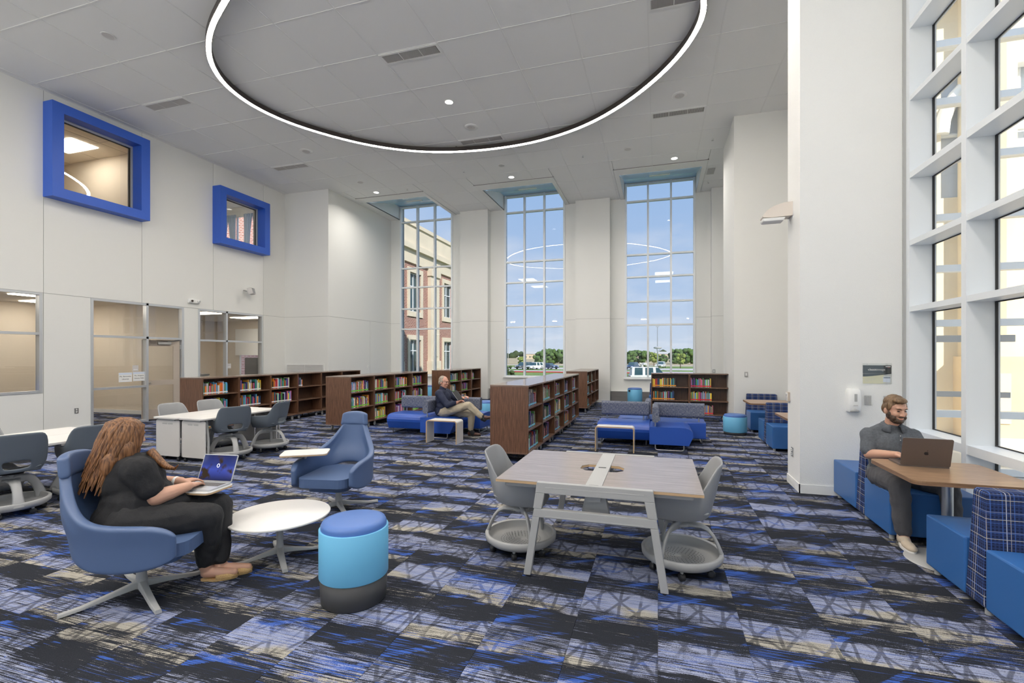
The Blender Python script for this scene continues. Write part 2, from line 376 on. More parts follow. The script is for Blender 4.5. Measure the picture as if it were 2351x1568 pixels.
M_PLAID = plaid('booth_plaid', (0.018, 0.022, 0.055), [
    (0, 0.021, 0.1, 0.010, (0.03, 0.05, 0.14), 0.8), (1, 0.021, 0.1, 0.010, (0.03, 0.05, 0.14), 0.8),
    (0, 0.062, 0.3, 0.0036, (0.06, 0.14, 0.42), 0.8), (1, 0.062, 0.3, 0.0036, (0.06, 0.14, 0.42), 0.8),
    (0, 0.125, 0.0, 0.0042, (0.62, 0.62, 0.62), 0.8), (1, 0.125, 0.0, 0.0036, (0.62, 0.58, 0.50), 0.8),
    (0, 0.125, 0.82, 0.0030, (0.55, 0.48, 0.36), 0.7), (1, 0.125, 0.62, 0.0030, (0.30, 0.36, 0.55), 0.8)])
M_CYAN = mat('stool_cyan', (0.165, 0.50, 0.76), 0.5)
M_STOOLTOP = mat('stool_cushion_blue', (0.075, 0.17, 0.46), 0.4)
M_STOOLBASE = mat('stool_base_charcoal', (0.045, 0.045, 0.047), 0.55)
M_SHOT = glass('window_glass_tinted', (0.66, 0.665, 0.67), 0.015)
M_CLEAR = glass('curtain_wall_glass', (0.965, 0.955, 0.925), 0.02)
M_OFFGL = glass('office_glass', (0.93, 0.93, 0.92), 0.045)
M_PAPER = mat('paper_white', (0.85, 0.85, 0.83), 0.8)
M_INK = mat('ink_dark', (0.03, 0.03, 0.035), 0.8)
# ------------------------------------------------------------------ the room shell
def sub_rects(rect, holes):
    rs = [rect]
    for h in holes:
        out = []
        for a0, a1, b0, b1 in rs:
            x0, x1, y0, y1 = max(a0, h[0]), min(a1, h[1]), max(b0, h[2]), min(b1, h[3])
            if x0 >= x1 - 1e-6 or y0 >= y1 - 1e-6: out.append((a0, a1, b0, b1)); continue
            if a0 < x0: out.append((a0, x0, b0, b1))
            if x1 < a1: out.append((x1, a1, b0, b1))
            if b0 < y0: out.append((x0, x1, b0, y0))
            if y1 < b1: out.append((x0, x1, y1, b1))
        rs = out
    return [r for r in rs if r[1] - r[0] > 1e-4 and r[3] - r[2] > 1e-4]
def slab(mb, axis, p0, p1, r, mt=0):      # r = (u0,u1,z0,z1), p0..p1 the thickness
    if axis == 'X': mb.box(p0, p1, r[0], r[1], r[2], r[3], mt)
    else: mb.box(r[0], r[1], p0, p1, r[2], r[3], mt)
def wall(name, axis, face, outward, u0, u1, z0, z1, holes=(), cu=(), cz=(), thick=0.2, pm=None, skip_joint=None):
    """a wall whose face lies at `face`; panels with open joints at cu (vertical) and cz (level) stand on a backing"""
    pm = pm or M_WALL; t = 0.012 * outward
    bk = MB()
    for r in sub_rects((u0, u1, z0, z1), holes): slab(bk, axis, *sorted((face - thick * outward, face - t)), r)
    w = bk.build(name, M_JOINT); w['kind'] = 'structure'
    us = [u0] + sorted(cu) + [u1]; zs = [z0] + sorted(cz) + [z1]; g = 0.005
    cells = []
    for j in range(len(zs) - 1):
        i = 0
        while i < len(us) - 1:
            k = i + 1
            while k < len(us) - 1 and skip_joint and skip_joint(us[k], j): k += 1
            cells.append((us[i] + (g if i else 0), us[k] - (g if k < len(us) - 1 else 0), zs[j] + (g if j else 0), zs[j+1] - (g if j < len(zs) - 2 else 0))); i = k
    for c in cells:
        mb = MB()
        for r in sub_rects(c, holes): slab(mb, axis, *sorted((face - t, face)), r)
        if mb.f: mb.build('panel', pm, w)
    return w
# --- openings of the left wall (along Y, up Z)
H_A = (4.3, 6.62, 0.89, 3.01); H_B = (7.5, 9.71, -0.01, 3.01); H_C = (10.13, 12.40, -0.01, 3.01)
H_U1 = (6.82, 8.42, 5.26, 6.87); H_U2 = (10.77, 12.21, 5.155, 6.46)
wall('wall_left', 'X', XL, 1, YB, 13.55, 0, ZC + 0.3, [H_A, H_B, H_C, H_U1, H_U2], cu=(2.68, 4.66, 6.64, 8.62, 10.60, 12.42), cz=(3.012,),
     skip_joint=lambda u, j: j == 0 and u in (8.62, 10.60))
wall('wall_niche', 'Y', 13.35, -1, XL, -10.712, 0, ZC + 0.3, cz=(3.012,))
wall('wall_pier_left', 'X', -10.7, 1, 13.352, YF + 0.1, 0, ZC + 0.3, cz=(3.012,), cu=(15.75,), thick=0.15, skip_joint=lambda u, j: j == 1)
WX = (-9.08, -4.51, 0.05); WH = 1.19; SILL = 0.86; HEAD = 7.85
wall('wall_far', 'Y', YF, -1, -10.7, 3.0, 0, 8.1, [(c - WH, c + WH, SILL, HEAD) for c in WX], cz=(3.006,), thick=0.32)
for i, (a, b) in enumerate(((-7.436, -6.28), (-2.88, -1.64), (1.73, 2.75))):
    mb = MB(); mb.box(a, b, 16.93, YF, 0, 3.001); mb.box(a, b, 16.93, YF, 3.011, ZC); mb.box(a + .006, b - .006, 16.936, YF, 3.0, 3.012, 1)
    o = mb.build('wall_pier_%s' % ('west', 'middle', 'east')[i], [M_WALL, M_JOINT]); o['kind'] = 'structure'
for i, (a, b) in enumerate(((-10.68, -7.45), (-6.27, -2.89), (-1.63, 1.72))):      # grey base panels under the windows
    w = holder('trim_%d' % (i + 1)); n = 2
    for k in range(n):
        x0 = lerp(a, b, k / n); x1 = lerp(a, b, (k + 1) / n)
        MB().box(x0 + .004, x1 - .004, 17.10, YF - .002, 0.0, 0.19).build('base_panel', M_BASEG, w); MB().box(x0 + .004, x1 - .004, 17.10, YF - .002, 0.196, 0.39).build('base_panel', M_BASEG, w)
    MB().box(a, b, 17.09, YF - .002, 0.392, 0.41).build('base_cap', M_TRIMW, w)
def plain(name, *boxes, m=None):
    mb = MB()
    for b in boxes: mb.box(*b)
    o = mb.build(name, m or M_WALL); o['kind'] = 'structure'; return o
plain('wall_wing', (1.72, 2.95, 12.03, 13.9, 0, ZC + 0.2), m=M_WALL)
plain('wall_right', (2.95, 3.15, 7.05, 17.4, 0, ZC + 0.2))
plain('wall_column', (1.67, 2.72, 6.49, 7.05, 0, ZC + 0.2), m=M_WALL_TEX)
plain('wall_column_return', (2.72, 2.96, 6.49, 7.05, 0, ZC + 0.2), m=M_ALUW)
plain('wall_back', *[(r[0], r[1], YB - .2, YB, r[2], r[3]) for r in sub_rects((XL, 3.1, 0, ZC + .2), [(-12.0 + 3.7*k, -8.7 + 3.7*k, .15, 7.0) for k in range(4)])])  # openings added in the unseen back wall to let daylight in
wR = holder('window_10')  # glazing for the added rear openings that bring in daylight
for k in range(4):
    x0 = -12.0 + 3.7*k
    for j in range(4): MB().box(x0 + 1.1*j - .03*(j > 0) , x0 + 1.1*j + .03, YB - .15, YB - .02, .15, 7.0).build('mullion', M_ALUW, wR)
    for z in (.17, .85, 2.2, 3.0, 4.6, 5.5, 6.97): MB().box(x0, x0 + 3.3, YB - .14, YB - .03, z - .03, z + .03).build('transom', M_ALUW, wR)
    MB().box(x0, x0 + 3.3, YB - .09, YB - .08, .15, 7.0).build('pane', M_CLEAR, wR)
# baseboards
def baseb(name, *boxes): return plain(name, *boxes, m=M_TRIMW)
baseb('baseboard_left', (XL, XL + .012, YB, 7.5, 0, .1), (XL, XL + .012, 9.71, 10.13, 0, .1), (XL, XL + .012, 12.4, 13.35, 0, .1))
baseb('baseboard_column', (1.658, 1.67, 6.478, 7.05, 0, .11), (1.658, 2.72, 6.478, 6.49, 0, .11))
baseb('baseboard_wing', (1.708, 1.72, 12.018, 13.9, 0, .1), (1.708, 2.95, 12.018, 12.03, 0, .1))
baseb('baseboard_far', (-10.7, -10.688, 13.35, 17.1, 0, .1), (-7.436, -6.28, 16.918, 16.93, 0, .1), (-2.88, -1.64, 16.918, 16.93, 0, .1))

# ------------------------------------------------------------------ floor of carpet tiles
fl = plain('floor', (-19, 3.1, YB - .2, 17.45, -0.12, -0.006), m=M_STOOLBASE)
TS = 0.5
tm = MB(); h = TS / 2 - 0.0006; hb = h - 0.0012
tm.add([(-h,-h,-.006),(h,-h,-.006),(h,h,-.006),(-h,h,-.006),(-h,-h,-.0015),(h,-h,-.0015),(h,h,-.0015),(-h,h,-.0015),(-hb,-hb,0),(hb,-hb,0),(hb,hb,0),(-hb,hb,0)],
       [(0,1,5,4),(1,2,6,5),(2,3,7,6),(3,0,4,7),(4,5,9,8),(5,6,10,9),(6,7,11,10),(7,4,8,11),(8,9,10,11)])
tile_me = tm.mesh('carpet_tile', M_CARPET)
def project(p):
    xr = p[0]*cY + p[1]*sY; d = -p[0]*sY + p[1]*cY
    return (CX + F * xr / d, CY - F * (p[2] - EYE) / d, d) if d > 0.05 else (-9e9, -9e9, d)
cells = []
for ix in range(-38, 7):
    for iy in range(-11, 35):
        x, y = (ix + .5) * TS, (iy + .5) * TS
        if x > 3.1 or y > 17.45 or y < YB - .2: continue
        inroom = x > XL - 5.5
        px, py, d = project((x, y, 0))
        seen = -120 < px < 2470 and py < 1700 and d > 0 and XL < x < 2.75
        cells.append((0 if seen else 1, d if d > 0 else 99 - d, x, y))
cells.sort()
for k, (ns, d, x, y) in enumerate(cells[:300]): share('carpet_tile', tile_me, fl, (x, y, 0))
rest = MB()
for ns, d, x, y in cells[300:]: rest.add([(x-h,y-h,-.0015),(x+h,y-h,-.0015),(x+h,y+h,-.0015),(x-h,y+h,-.0015),(x-hb,y-hb,0),(x+hb,y-hb,0),(x+hb,y+hb,0),(x-hb,y+hb,0)], [(4,5,6,7),(0,1,5,4),(1,2,6,5),(2,3,7,6),(3,0,4,7)])
rest.build('carpet_tiles', M_CARPET, fl, kind='stuff')

# ------------------------------------------------------------------ ceiling of lay-in tiles
cl = plain('ceiling', *[(r[0], r[1], r[2], r[3], ZC + .03, ZC + .1) for r in sub_rects((XL, 3.1, YB, YF), [(c - 1.22, c + 1.22, 14.9, 17.3) for c in WX])], m=M_WALL)
pock = [(c - 1.34, c + 1.34, 14.48, 17.3) for c in WX]
tiles = []; full = MB(); q = TILE / 2 - 0.010; full.box(-q, q, -q, q, 0.007, 0.025); full_me = full.mesh('ceiling_tile', M_CEIL)
for i in range(-9, 6):
    for j in range(-11, 9):
        x0, x1, y0, y1 = GX0 + i*TILE, GX0 + (i+1)*TILE, GY0 + j*TILE, GY0 + (j+1)*TILE
        c = (max(x0, XL), min(x1, 2.95), max(y0, YB), min(y1, YF))
        if c[1] - c[0] < .02 or c[3] - c[2] < .02: continue
        rs = sub_rects(c, pock)
        if rs == [(x0, x1, y0, y1)]: share('ceiling_tile', full_me, cl, ((x0+x1)/2, (y0+y1)/2, ZC)); continue
        for r in rs:
            if r[1] - r[0] < .03 or r[3] - r[2] < .03: continue
            MB().box(r[0] + .01, r[1] - .01, r[2] + .01, r[3] - .01, ZC + .007, ZC + .025).build('ceiling_tile', M_CEIL, cl)
for i in range(-8, 6):
    x = GX0 + i * TILE
    if x > 2.9: continue
    mb = MB()
    for r in sub_rects((x - .012, x + .012, YB, YF), pock): mb.box(r[0], r[1], r[2], r[3], ZC, ZC + .03)
    mb.build('grid_bar', M_TBAR, cl)
for j in range(-10, 8):
    y = GY0 + j * TILE; mb = MB()
    for r in sub_rects((XL, 2.95, y - .012, y + .012), pock): mb.box(r[0], r[1], r[2], r[3], ZC + .001, ZC + .03)
    mb.build('grid_bar', M_TBAR, cl)
MB().box(XL, XL + .022, YB, 13.35, ZC, ZC + .03).build('edge_bar', M_TBAR, cl)
# window pockets: flat white border let into the ceiling, a blue soffit climbing to the window head
for i, c in enumerate(WX):
    p = holder('ceiling_pocket_%d' % (i + 1)); x0, x1 = c - 1.21, c + 1.21
    mb = MB()
    mb.box(c - 1.34, c + 1.34, 14.48, 14.9, ZC - .015, ZC + .02); mb.box(c - 1.34, x0, 14.9, YF, ZC - .015, ZC + .02); mb.box(x1, c + 1.34, 14.9, YF, ZC - .015, ZC + .02)
    mb.build('border', M_TRIMW, p)
    MB().box(c - 1.36, c + 1.36, 14.455, 14.478, ZC - .001, ZC + .03).build('shadow_gap', M_BASEG, p)
    MB().add([(x0, 14.9, ZC), (x1, 14.9, ZC), (x1, 16.85, 7.86), (x0, 16.85, 7.86), (x1, YF + .02, 7.86), (x0, YF + .02, 7.86), (x0, 14.9, ZC + .04), (x1, 14.9, ZC + .04), (x1, 16.85, 7.9), (x0, 16.85, 7.9), (x1, YF + .02, 7.9), (x0, YF + .02, 7.9)],
             [(0, 1, 2, 3), (3, 2, 4, 5), (7, 6, 9, 8), (8, 9, 11, 10)]).build('soffit', M_SKYSOF, p)
    for a, b in ((x0 - .03, x0), (x1, x1 + .03)):
        MB().add([(a, 14.9, ZC - .01), (a, YF, ZC - .01), (a, YF, 7.88), (a, 16.85, 7.88), (b, 14.9, ZC - .01), (b, YF, ZC - .01), (b, YF, 7.88), (b, 16.85, 7.88)],
                 [(0, 1, 2, 3), (7, 6, 5, 4), (0, 4, 5, 1), (1, 5, 6, 2), (2, 6, 7, 3), (3, 7, 4, 0)]).build('side', M_TRIMW, p)
    v = MB().box(c - .33, c + .33, 16.2, 16.32, 0, .012); ang = math.atan2(7.86 - ZC, 1.95)
    o = v.build('slot_grille', M_TRIMW, p); o.location = (0, 0, ZC + (16.26 - 14.9) * math.tan(ang) - .014)
    MB().box(c - .31, c + .31, 16.235, 16.285, 0, .004).build('slot', M_ALU, p).location = (0, 0, ZC + (16.26 - 14.9) * math.tan(ang) - .017)

# ------------------------------------------------------------------ tall far windows
ROWS = (SILL + .02, 2.765, 3.60, 4.48, 5.275, 7.185, 7.80)
for i, c in enumerate(WX):
    w = holder('window_%d' % (i + 1)); x0, x1 = c - WH, c + WH
    xs = [x0 + .035, c - 0.39, c + 0.39, x1 - .035]
    for x in xs: MB().box(x - .032, x + .032, YF - .04, YF + .10, SILL, HEAD - .01).build('mullion', M_ALUW, w)
    for z in ROWS: MB().box(x0 + .06, x1 - .06, YF - .02, YF + .09, z - .03, z + .03).build('transom', M_ALUW, w)
    MB().box(x0 - .05, x1 + .05, YF - .10, YF + .10, SILL - .035, SILL - .001).build('window_sill', M_TRIMW, w)
    for a, b in ((x0 - .02, x0), (x1, x1 + .02)): MB().box(a, b, YF - .006, YF, SILL, 7.3).build('reveal_trim', M_TRIMW, w)
    for k in range(3):
        for r in range(len(ROWS) - 1):
            MB().box(xs[k] + .02, xs[k+1] - .02, YF + .03, YF + .045, ROWS[r] + .02, ROWS[r+1] - .02).build('pane', M_SHOT, w)

# ------------------------------------------------------------------ curtain wall on the right
w = holder('window_4'); TRZ = ((0.0, .14), (.767, .852), (2.185, 2.245), (2.94, 3.0), (3.708, 3.775), (4.59, 4.65), (5.41, 5.48), (6.23, 6.3), (7.22, 7.32))
YM = [6.43] + [5.405 - 1.07 * k for k in range(10)]
for k, y in enumerate(YM):
    MB().box(XR, 2.965, y - .036, y + .036, 0, ZC).build('mullion', M_ALUW, w)
    MB().box(2.965, 2.985, y - .046, y + .046, 0, ZC).build('gasket', M_GASKET, w)
    MB().box(2.99, 3.005, y - .036, y + .036, 0, ZC).build('outer_cap', M_ALUW, w)
for k in range(len(YM) - 1):
    ya, yb = YM[k + 1] + .036, YM[k] - .036
    for z0, z1 in TRZ:
        MB().box(XR + .004, 2.966, ya, yb, z0, z1).build('transom', M_ALUW, w)
        MB().box(2.99, 3.004, ya, yb, z0, z1).build('outer_cap', M_ALUW, w)
    for r in range(len(TRZ) - 1):
        MB().box(2.974, 2.986, ya - .004, yb + .004, TRZ[r][1], TRZ[r+1][0]).build('pane', M_CLEAR, w)
        mb = MB(); mb.box(2.966, 2.973, ya, yb, TRZ[r+1][0] - .012, TRZ[r+1][0]); mb.box(2.966, 2.973, ya, yb, TRZ[r][1], TRZ[r][1] + .012); mb.build('gasket', M_GASKET, w)
MB().box(2.72, XR + .002, 6.466, 6.492, 0, ZC).build('jamb_trim', M_GREYMET, w)

# ------------------------------------------------------------------ glazed openings of the left wall
def frame_bars(w, us, zs, us_full, x=XL, d=.11):
    for u in us: MB().box(x - d, x + .012, u - .028, u + .028, us_full[0], us_full[1]).build('mullion', M_ALU, w)
wA = holder('window_5')
frame_bars(wA, (4.33, 6.592), None, (.89, 3.01))
for z in (.915, 2.145, 2.985): MB().box(XL - .11, XL + .012, 4.35, 6.57, z - .026, z + .026).build('transom', M_ALU, wA)
for a, b in ((.94, 2.12), (2.17, 2.96)): MB().box(XL - .06, XL - .052, 4.35, 6.57, a, b).build('pane', M_OFFGL, wA)
wB = holder('window_6')
frame_bars(wB, (7.528, 8.748, 9.682), None, (0, 3.01))
for z, a, b in ((2.985, 7.55, 9.66), (2.135, 7.55, 9.66), (.9, 7.55, 8.72), (.03, 7.55, 8.72)): MB().box(XL - .11, XL + .012, a, b, z - .026, z + .026).build('transom', M_ALU, wB)
for a, b, z0, z1 in ((7.55, 8.72, .05, .88), (7.55, 8.72, .92, 2.11), (7.55, 8.72, 2.16, 2.96), (8.77, 9.66, 2.16, 2.96)): MB().box(XL - .06, XL - .052, a, b, z0, z1).build('pane', M_OFFGL, wB)
wC = holder('window_7')
frame_bars(wC, (10.158, 11.05, 12.372), None, (0, 3.01))
for z, a, b in ((2.985, 10.18, 12.35), (2.115, 10.18, 12.35), (.9, 11.08, 12.35), (.03, 11.08, 12.35)): MB().box(XL - .11, XL + .012, a, b, z - .026, z + .026).build('transom', M_ALU, wC)
for a, b, z0, z1 in ((11.08, 12.35, .05, .88), (11.08, 12.35, .92, 2.09), (11.08, 12.35, 2.14, 2.96), (10.18, 11.02, 2.14, 2.96)): MB().box(XL - .06, XL - .052, a, b, z0, z1).build('pane', M_OFFGL, wC)
def door(name, hinge, rz):
    d = holder(name, hinge, rz=rz); wd, hh = .86, 2.09       # leaf reaches towards -Y from the hinge
    mb = MB()
    for r in sub_rects((-wd, 0, .012, hh), [(-wd + .13, -.15, .28, .90), (-wd + .13, -.15, 1.03, 1.93)]): mb.box(-.022, .022, r[0], r[1], r[2], r[3])
    mb.build('leaf', M_TAUPE, d)
    for z0, z1 in ((.28, .90), (1.03, 1.93)):
        MB().box(-.004, .004, -wd + .13, -.15, z0, z1).build('glass_panel', M_OFFGL, d)
    MB().box(.022, .075, -.52, -.22, 1.97, 2.04).build('closer', M_STEEL, d, bevel=.006)
    MB().tube([(.05, -.3, 2.05), (.06, -.12, 2.085), (.02, -.02, 2.10)], .012).build('closer_arm', M_STEEL, d)
    mb = MB(); mb.cyl((.022, -wd + .06, .97), (.07, -wd + .06, .97), .024); mb.tube([(.065, -wd + .06, .97), (.068, -wd + .18, .965)], .01); mb.build('lever_handle', M_CHROME, d)
    mb = MB(); mb.cyl((.022, -wd + .06, 1.1), (.04, -wd + .06, 1.1), .024); mb.build('lock_cylinder', M_CHROME, d)
    for z in (.25, 1.0, 1.85): MB().cyl((.03, .012, z), (.03, .012, z + .12), .012).build('hinge', M_STEEL, d)
    return d
door('door_1', (XL - .07, 9.64, 0), R(-14)); door('door_2', (XL - .12, 10.20, 0), R(-100))

# ------------------------------------------------------------------ rooms behind the left wall
def room(name, x0, x1, y0, y1, z0, z1, m, holes_far=(), ceil=None):
    h = holder(name)
    MB().box(x0 - .1, x0, y0, y1, z0, z1).build('wall_west', m, h)
    MB().box(x0, x1, y0 - .08, y0, z0, z1).build('wall_south', m, h)
    mb = MB()
    for r in sub_rects((x0, x1, z0, z1), holes_far): mb.box(r[0], r[1], y1, y1 + .08, r[2], r[3])
    mb.build('wall_north', m, h)
    MB().box(x0, x1, y0, y1, z1, z1 + .08).build('ceiling_slab', ceil or m, h)
    return h
M_LAMP = emit('office_light_panel', (1.0, 0.93, 0.82), 16.0)
def light_panel(par, x, y, z, s=1.1, t=.5): MB().box(x - s/2, x + s/2, y - t/2, y + t/2, z - .02, z - .005).build('light_panel', M_LAMP, par)
XI = XL - .21
r1 = room('office_room_one', -17.0, XI, 3.2, 9.72, -.005, 3.15, M_BEIGE); light_panel(r1, -14.2, 5.2, 3.15); light_panel(r1, -14.2, 7.4, 3.15); light_panel(r1, -15.8, 8.4, 3.15)
MB().box(-17.0, XI, 9.705, 9.72, 0, .11).build('baseboard', M_TRIMW, r1)
for x in (-15.3, -14.35): pass
r2 = room('office_room_two', -18.5, XI, 9.85, 15.8, -.005, 3.15, M_BEIGE, [(-17.2, -13.4, .75, 2.7)]); light_panel(r2, -15.2, 12.4, 3.15, 1.2, .6); light_panel(r2, -15.2, 14.4, 3.15, 1.2, .6)
for x in (-17.2, -15.95, -14.68, -13.43): MB().box(x, x + .05, 15.8, 15.86, .75, 2.7).build('window_mullion', M_ALUW, r2)
MB().box(-17.3, -13.3, 15.70, 15.72, 1.72, 2.8).build('roller_blind', M_PAPER, r2)
MB().box(-17.3, -13.3, 15.68, 15.74, 1.69, 1.72).build('blind_hem', M_TRIMW, r2)
u1 = room('upper_room_one', -17.5, XI, 4.6, 9.6, 4.3, 7.42, M_BEIGE); light_panel(u1, -15.4, 8.75, 7.42, 1.2, .62)
for k in range(4): MB().box(-17.5, XI, 5.2 + 1.22*k, 5.216 + 1.22*k, 7.415, 7.42).build('ceiling_grid_bar', M_TAUPE, u1)
for k in range(4): MB().box(-16.9 + 1.22*k, -16.884 + 1.22*k, 4.6, 9.6, 7.415, 7.42).build('ceiling_grid_bar', M_TAUPE, u1)
u2 = room('upper_room_two', -17.5, XI, 9.75, 14.3, 4.3, 7.42, M_WALL, [(-16.9, -13.2, 4.9, 7.05)]); light_panel(u2, -14.6, 12.0, 7.42, 1.2, .6)
for x in (-16.9, -15.7, -14.4, -13.25): MB().box(x, x + .05, 14.3, 14.36, 4.9, 7.05).build('window_mullion', M_ALUW, u2)
MB().box(XI - 5, XI, 4.0, 16.3, 4.2, 4.3).build('slab', M_BEIGE, u1)

# ------------------------------------------------------------------ blue picture frames round the upper windows
def blue_frame(n, y0, y1, z0, z1, hole):
    w = holder('window_%d' % n); bx_ = XL + .30; k = .205
    mb = MB()
    for r in sub_rects((y0, y1, z0, z1), [(y0 + k, y1 - k, z0 + k, z1 - k)]): mb.box(XL, bx_, r[0], r[1], r[2], r[3])
    fr = mb.build('blue_surround', M_BLUE, w)
    a, b, c, d = hole
    mb = MB()
    for r in sub_rects(hole, [(a + .04, b - .04, c + .04, d - .04)]): mb.box(XL - .12, XL - .02, r[0], r[1], r[2], r[3])
    mb.build('inner_frame', M_ALU, w)
    mb = MB()
    for r in sub_rects((a + .04, b - .04, c + .04, d - .04), [(a + .055, b - .055, c + .055, d - .055)]): mb.box(XL - .09, XL - .05, r[0], r[1], r[2], r[3])
    mb.build('gasket', M_GASKET, w)
    MB().box(XL - .075, XL - .065, a + .04, b - .04, c + .04, d - .04).build('pane', M_OFFGL, w)
blue_frame(8, 6.63, 8.61, 5.055, 7.075, H_U1); blue_frame(9, 10.58, 12.40, 4.965, 6.652, H_U2)
# return-air grille on the niche wall
g = holder('trim_4'); mb = MB()
mb.box(-12.42, -10.86, 13.335, 13.35, .78, 1.40); mb.build('grille_plate', M_TRIMW, g)
for s_ in (0, 1):
    for k in range(14): MB().box(-12.39 + s_*.76, -11.66 + s_*.76, 13.322, 13.335, .80 + k*.041, .80 + k*.041 + .024).build('grille_slat', M_PANELW, g)
# ------------------------------------------------------------------ ring light under the ceiling
M_RING = emit('ring_diffuser', (1.0, 0.93, 0.84), 75.0)
RT = [(-180, 4.57), (-174, 4.58), (-165, 4.45), (-154, 4.11), (-147, 3.88), (-140, 3.67), (-133, 3.50), (-115, 3.30), (-90, 3.25), (-65, 3.35), (-40, 3.75), (-20, 4.40), (-6, 4.74), (2, 4.63), (10, 4.45),
      (20, 4.21), (30, 4.02), (38, 3.90), (47, 3.80), (58, 3.69), (69, 3.60), (88, 3.52), (103, 3.57), (115, 3.68), (126, 3.81), (137, 3.95), (150, 4.12), (160, 4.27), (168, 4.43), (175, 4.55), (180, 4.57)]
def ring_r(a, k=3):
    s = 0
    for i in range(-k, k + 1): s += interp(RT, ((a + i * 2.2 + 180) % 360) - 180)
    return s / (2 * k + 1)
rl = thing('ring_light', 'large oval ring light with dark bronze housing hung under the ceiling tiles', 'ring light', (-3.97, 8.2, ZC))
def ring_band(d0, d1, z0, z1, n=180):
    mb = MB(); P = [[], [], [], []]
    for k in range(n):
        a = 360 * k / n - 180; r = ring_r(a); c, s = math.cos(R(a)), math.sin(R(a))
        for row, (dd, z) in zip(P, ((d0, z0), (d1, z0), (d1, z1), (d0, z1))): row.append(((r + dd) * c, (r + dd) * s, z))
    mb.grid(P + [P[0]], closed_u=True, smooth=False, flip=True); return mb
ring_band(-.055, .055, -.138, -.03).build('housing', M_BRONZE, rl)
ring_band(-.042, .042, -.1405, -.130).build('diffuser', M_RING, rl)
for a in range(-170, 180, 40):
    r = ring_r(a); MB().cyl((r*math.cos(R(a)), r*math.sin(R(a)), -.04), (r*math.cos(R(a)), r*math.sin(R(a)), .0), .02).build('ceiling_mount', M_BRONZE, rl)
# ------------------------------------------------------------------ recessed lights, speakers, vents
M_CAN = emit('downlight_lens', (1.0, 0.96, 0.90), 6.0)
def downlight(x, y, label, lit, power=0):
    t = thing('downlight', label, 'downlight', (x, y, ZC), 0, 'recessed downlights')
    mb = MB(); mb.lathe([(.085, -.0), (.105, -.004), (.105, .004), (.085, .006)], 28, caps=False); mb.build('trim_ring', M_TRIMW, t)
    MB().lathe([(.085, -.001), (.080, .004)], 28, caps=False).build('reflector', M_TRIMW, t)
    MB().lathe([(.0001, -.002), (.086, -.002)], 28, caps=False).build('lens', M_CAN if lit else M_PANELW, t)
    if power:
        l = bpy.data.lights.new('downlight_lamp', 'AREA'); l.shape = 'DISK'; l.size = .16; l.energy = power; l.color = (1, .95, .88); l.spread = R(150)
        o = bpy.data.objects.new('downlight_lamp', l); C.objects.link(o); o.parent = t; o.location = (0, 0, -.012)
    return t
DL = 45.0; UPL = 150.0
downlight(-4.45, 9.53, 'lit round downlight inside the ring light', True, DL)
downlight(-4.44, 14.11, 'lit round downlight before the ceiling pocket of the middle window', True, DL)
downlight(0.45, 14.10, 'lit round downlight before the ceiling pocket of the right-hand tall window', True, DL)
downlight(-9.33, 14.10, 'lit round downlight before the ceiling pocket of the brick-view window', True, DL)
downlight(-9.28, 5.83, 'unlit downlight near the ring, above the blue-framed windows', False)
downlight(-0.79, 13.11, 'unlit downlight between the right-hand air vent and the tall window', False)
downlight(-4.44, 13.16, 'unlit downlight just past the ring light, before the middle window', False)
downlight(-9.29, 13.13, 'unlit downlight by the niche, before the brick-view window', False)
def speaker(x, y, label):
    t = thing('ceiling_speaker', label, 'speaker', (x, y, ZC), 0, 'ceiling speakers')
    MB().lathe([(.10, -.012), (.155, -.010), (.165, -.002), (.165, .006)], 32, caps=False).build('rim', M_TRIMW, t)
    MB().lathe([(.0001, -.010), (.10, -.010)], 32, caps=False).build('mesh_grille', M_PANELW, t)
    MB().lathe([(.0001, -.013), (.010, -.012), (.012, -.008)], 12, caps=False).build('centre_screw', M_STEEL, t)
speaker(-4.41, 10.73, 'round white ceiling speaker inside the ring light beside an air vent')
speaker(0.45, 10.71, 'round white ceiling speaker outside the ring, nearest the column')
speaker(-9.29, 10.69, 'round white ceiling speaker outside the ring, nearest the wall of blue frames')
def vent(i, j, label, dark=True):
    x0 = GX0 + i * TILE; y0 = GY0 + j * TILE
    t = thing('ceiling_vent', label, 'air vent', (x0, y0, ZC), 0, 'linear ceiling vents')
    L, Wd = TILE, .305; mb = MB()
    for r in sub_rects((.01, L - .01, .01, Wd), [(.05, L - .05, .05, Wd - .04)]): mb.box(r[0], r[1], r[2], r[3], -.008, .005)
    mb.build('vent_frame', M_TBAR, t)
    MB().box(.05, L - .05, .05, Wd - .04, .002, .005).build('backing', M_BASEG if dark else M_GREYMET, t)
    n = 56; mb = MB()
    for k in range(n): xx = .055 + (L - .115) * k / n; mb.box(xx, xx + .0085, .052, Wd - .042, -.006, .002)
    mb.build('blades', M_PANELW, t, kind='stuff')
    for k in (1, 2): MB().box(L*k/3 - .006, L*k/3 + .006, .05, Wd - .04, -.007, -.001).build('cross_bar', M_TBAR, t)
vent(-2, 0, 'large linear air vent inside the ring light'); vent(-2, 3, 'linear air vent at the ring edge by a speaker')
vent(2, 0, 'linear air vent crossed by the ring light at the picture top'); vent(2, 3, 'linear air vent outside the ring before the right-hand tall window')
vent(-7, 0, 'pale linear air vent above the larger blue frame', False); vent(-7, 3, 'pale linear air vent above the smaller blue frame', False)
t = thing('ceiling_grille', 'small square return grille beside the right-hand window pocket', 'air vent', (1.42, 15.1, ZC), 0)
MB().box(0, .26, 0, .55, -.008, .003).build('vent_frame', M_TBAR, t); MB().box(.025, .235, .025, .525, -.012, -.008).build('louvre', M_GREYMET, t)
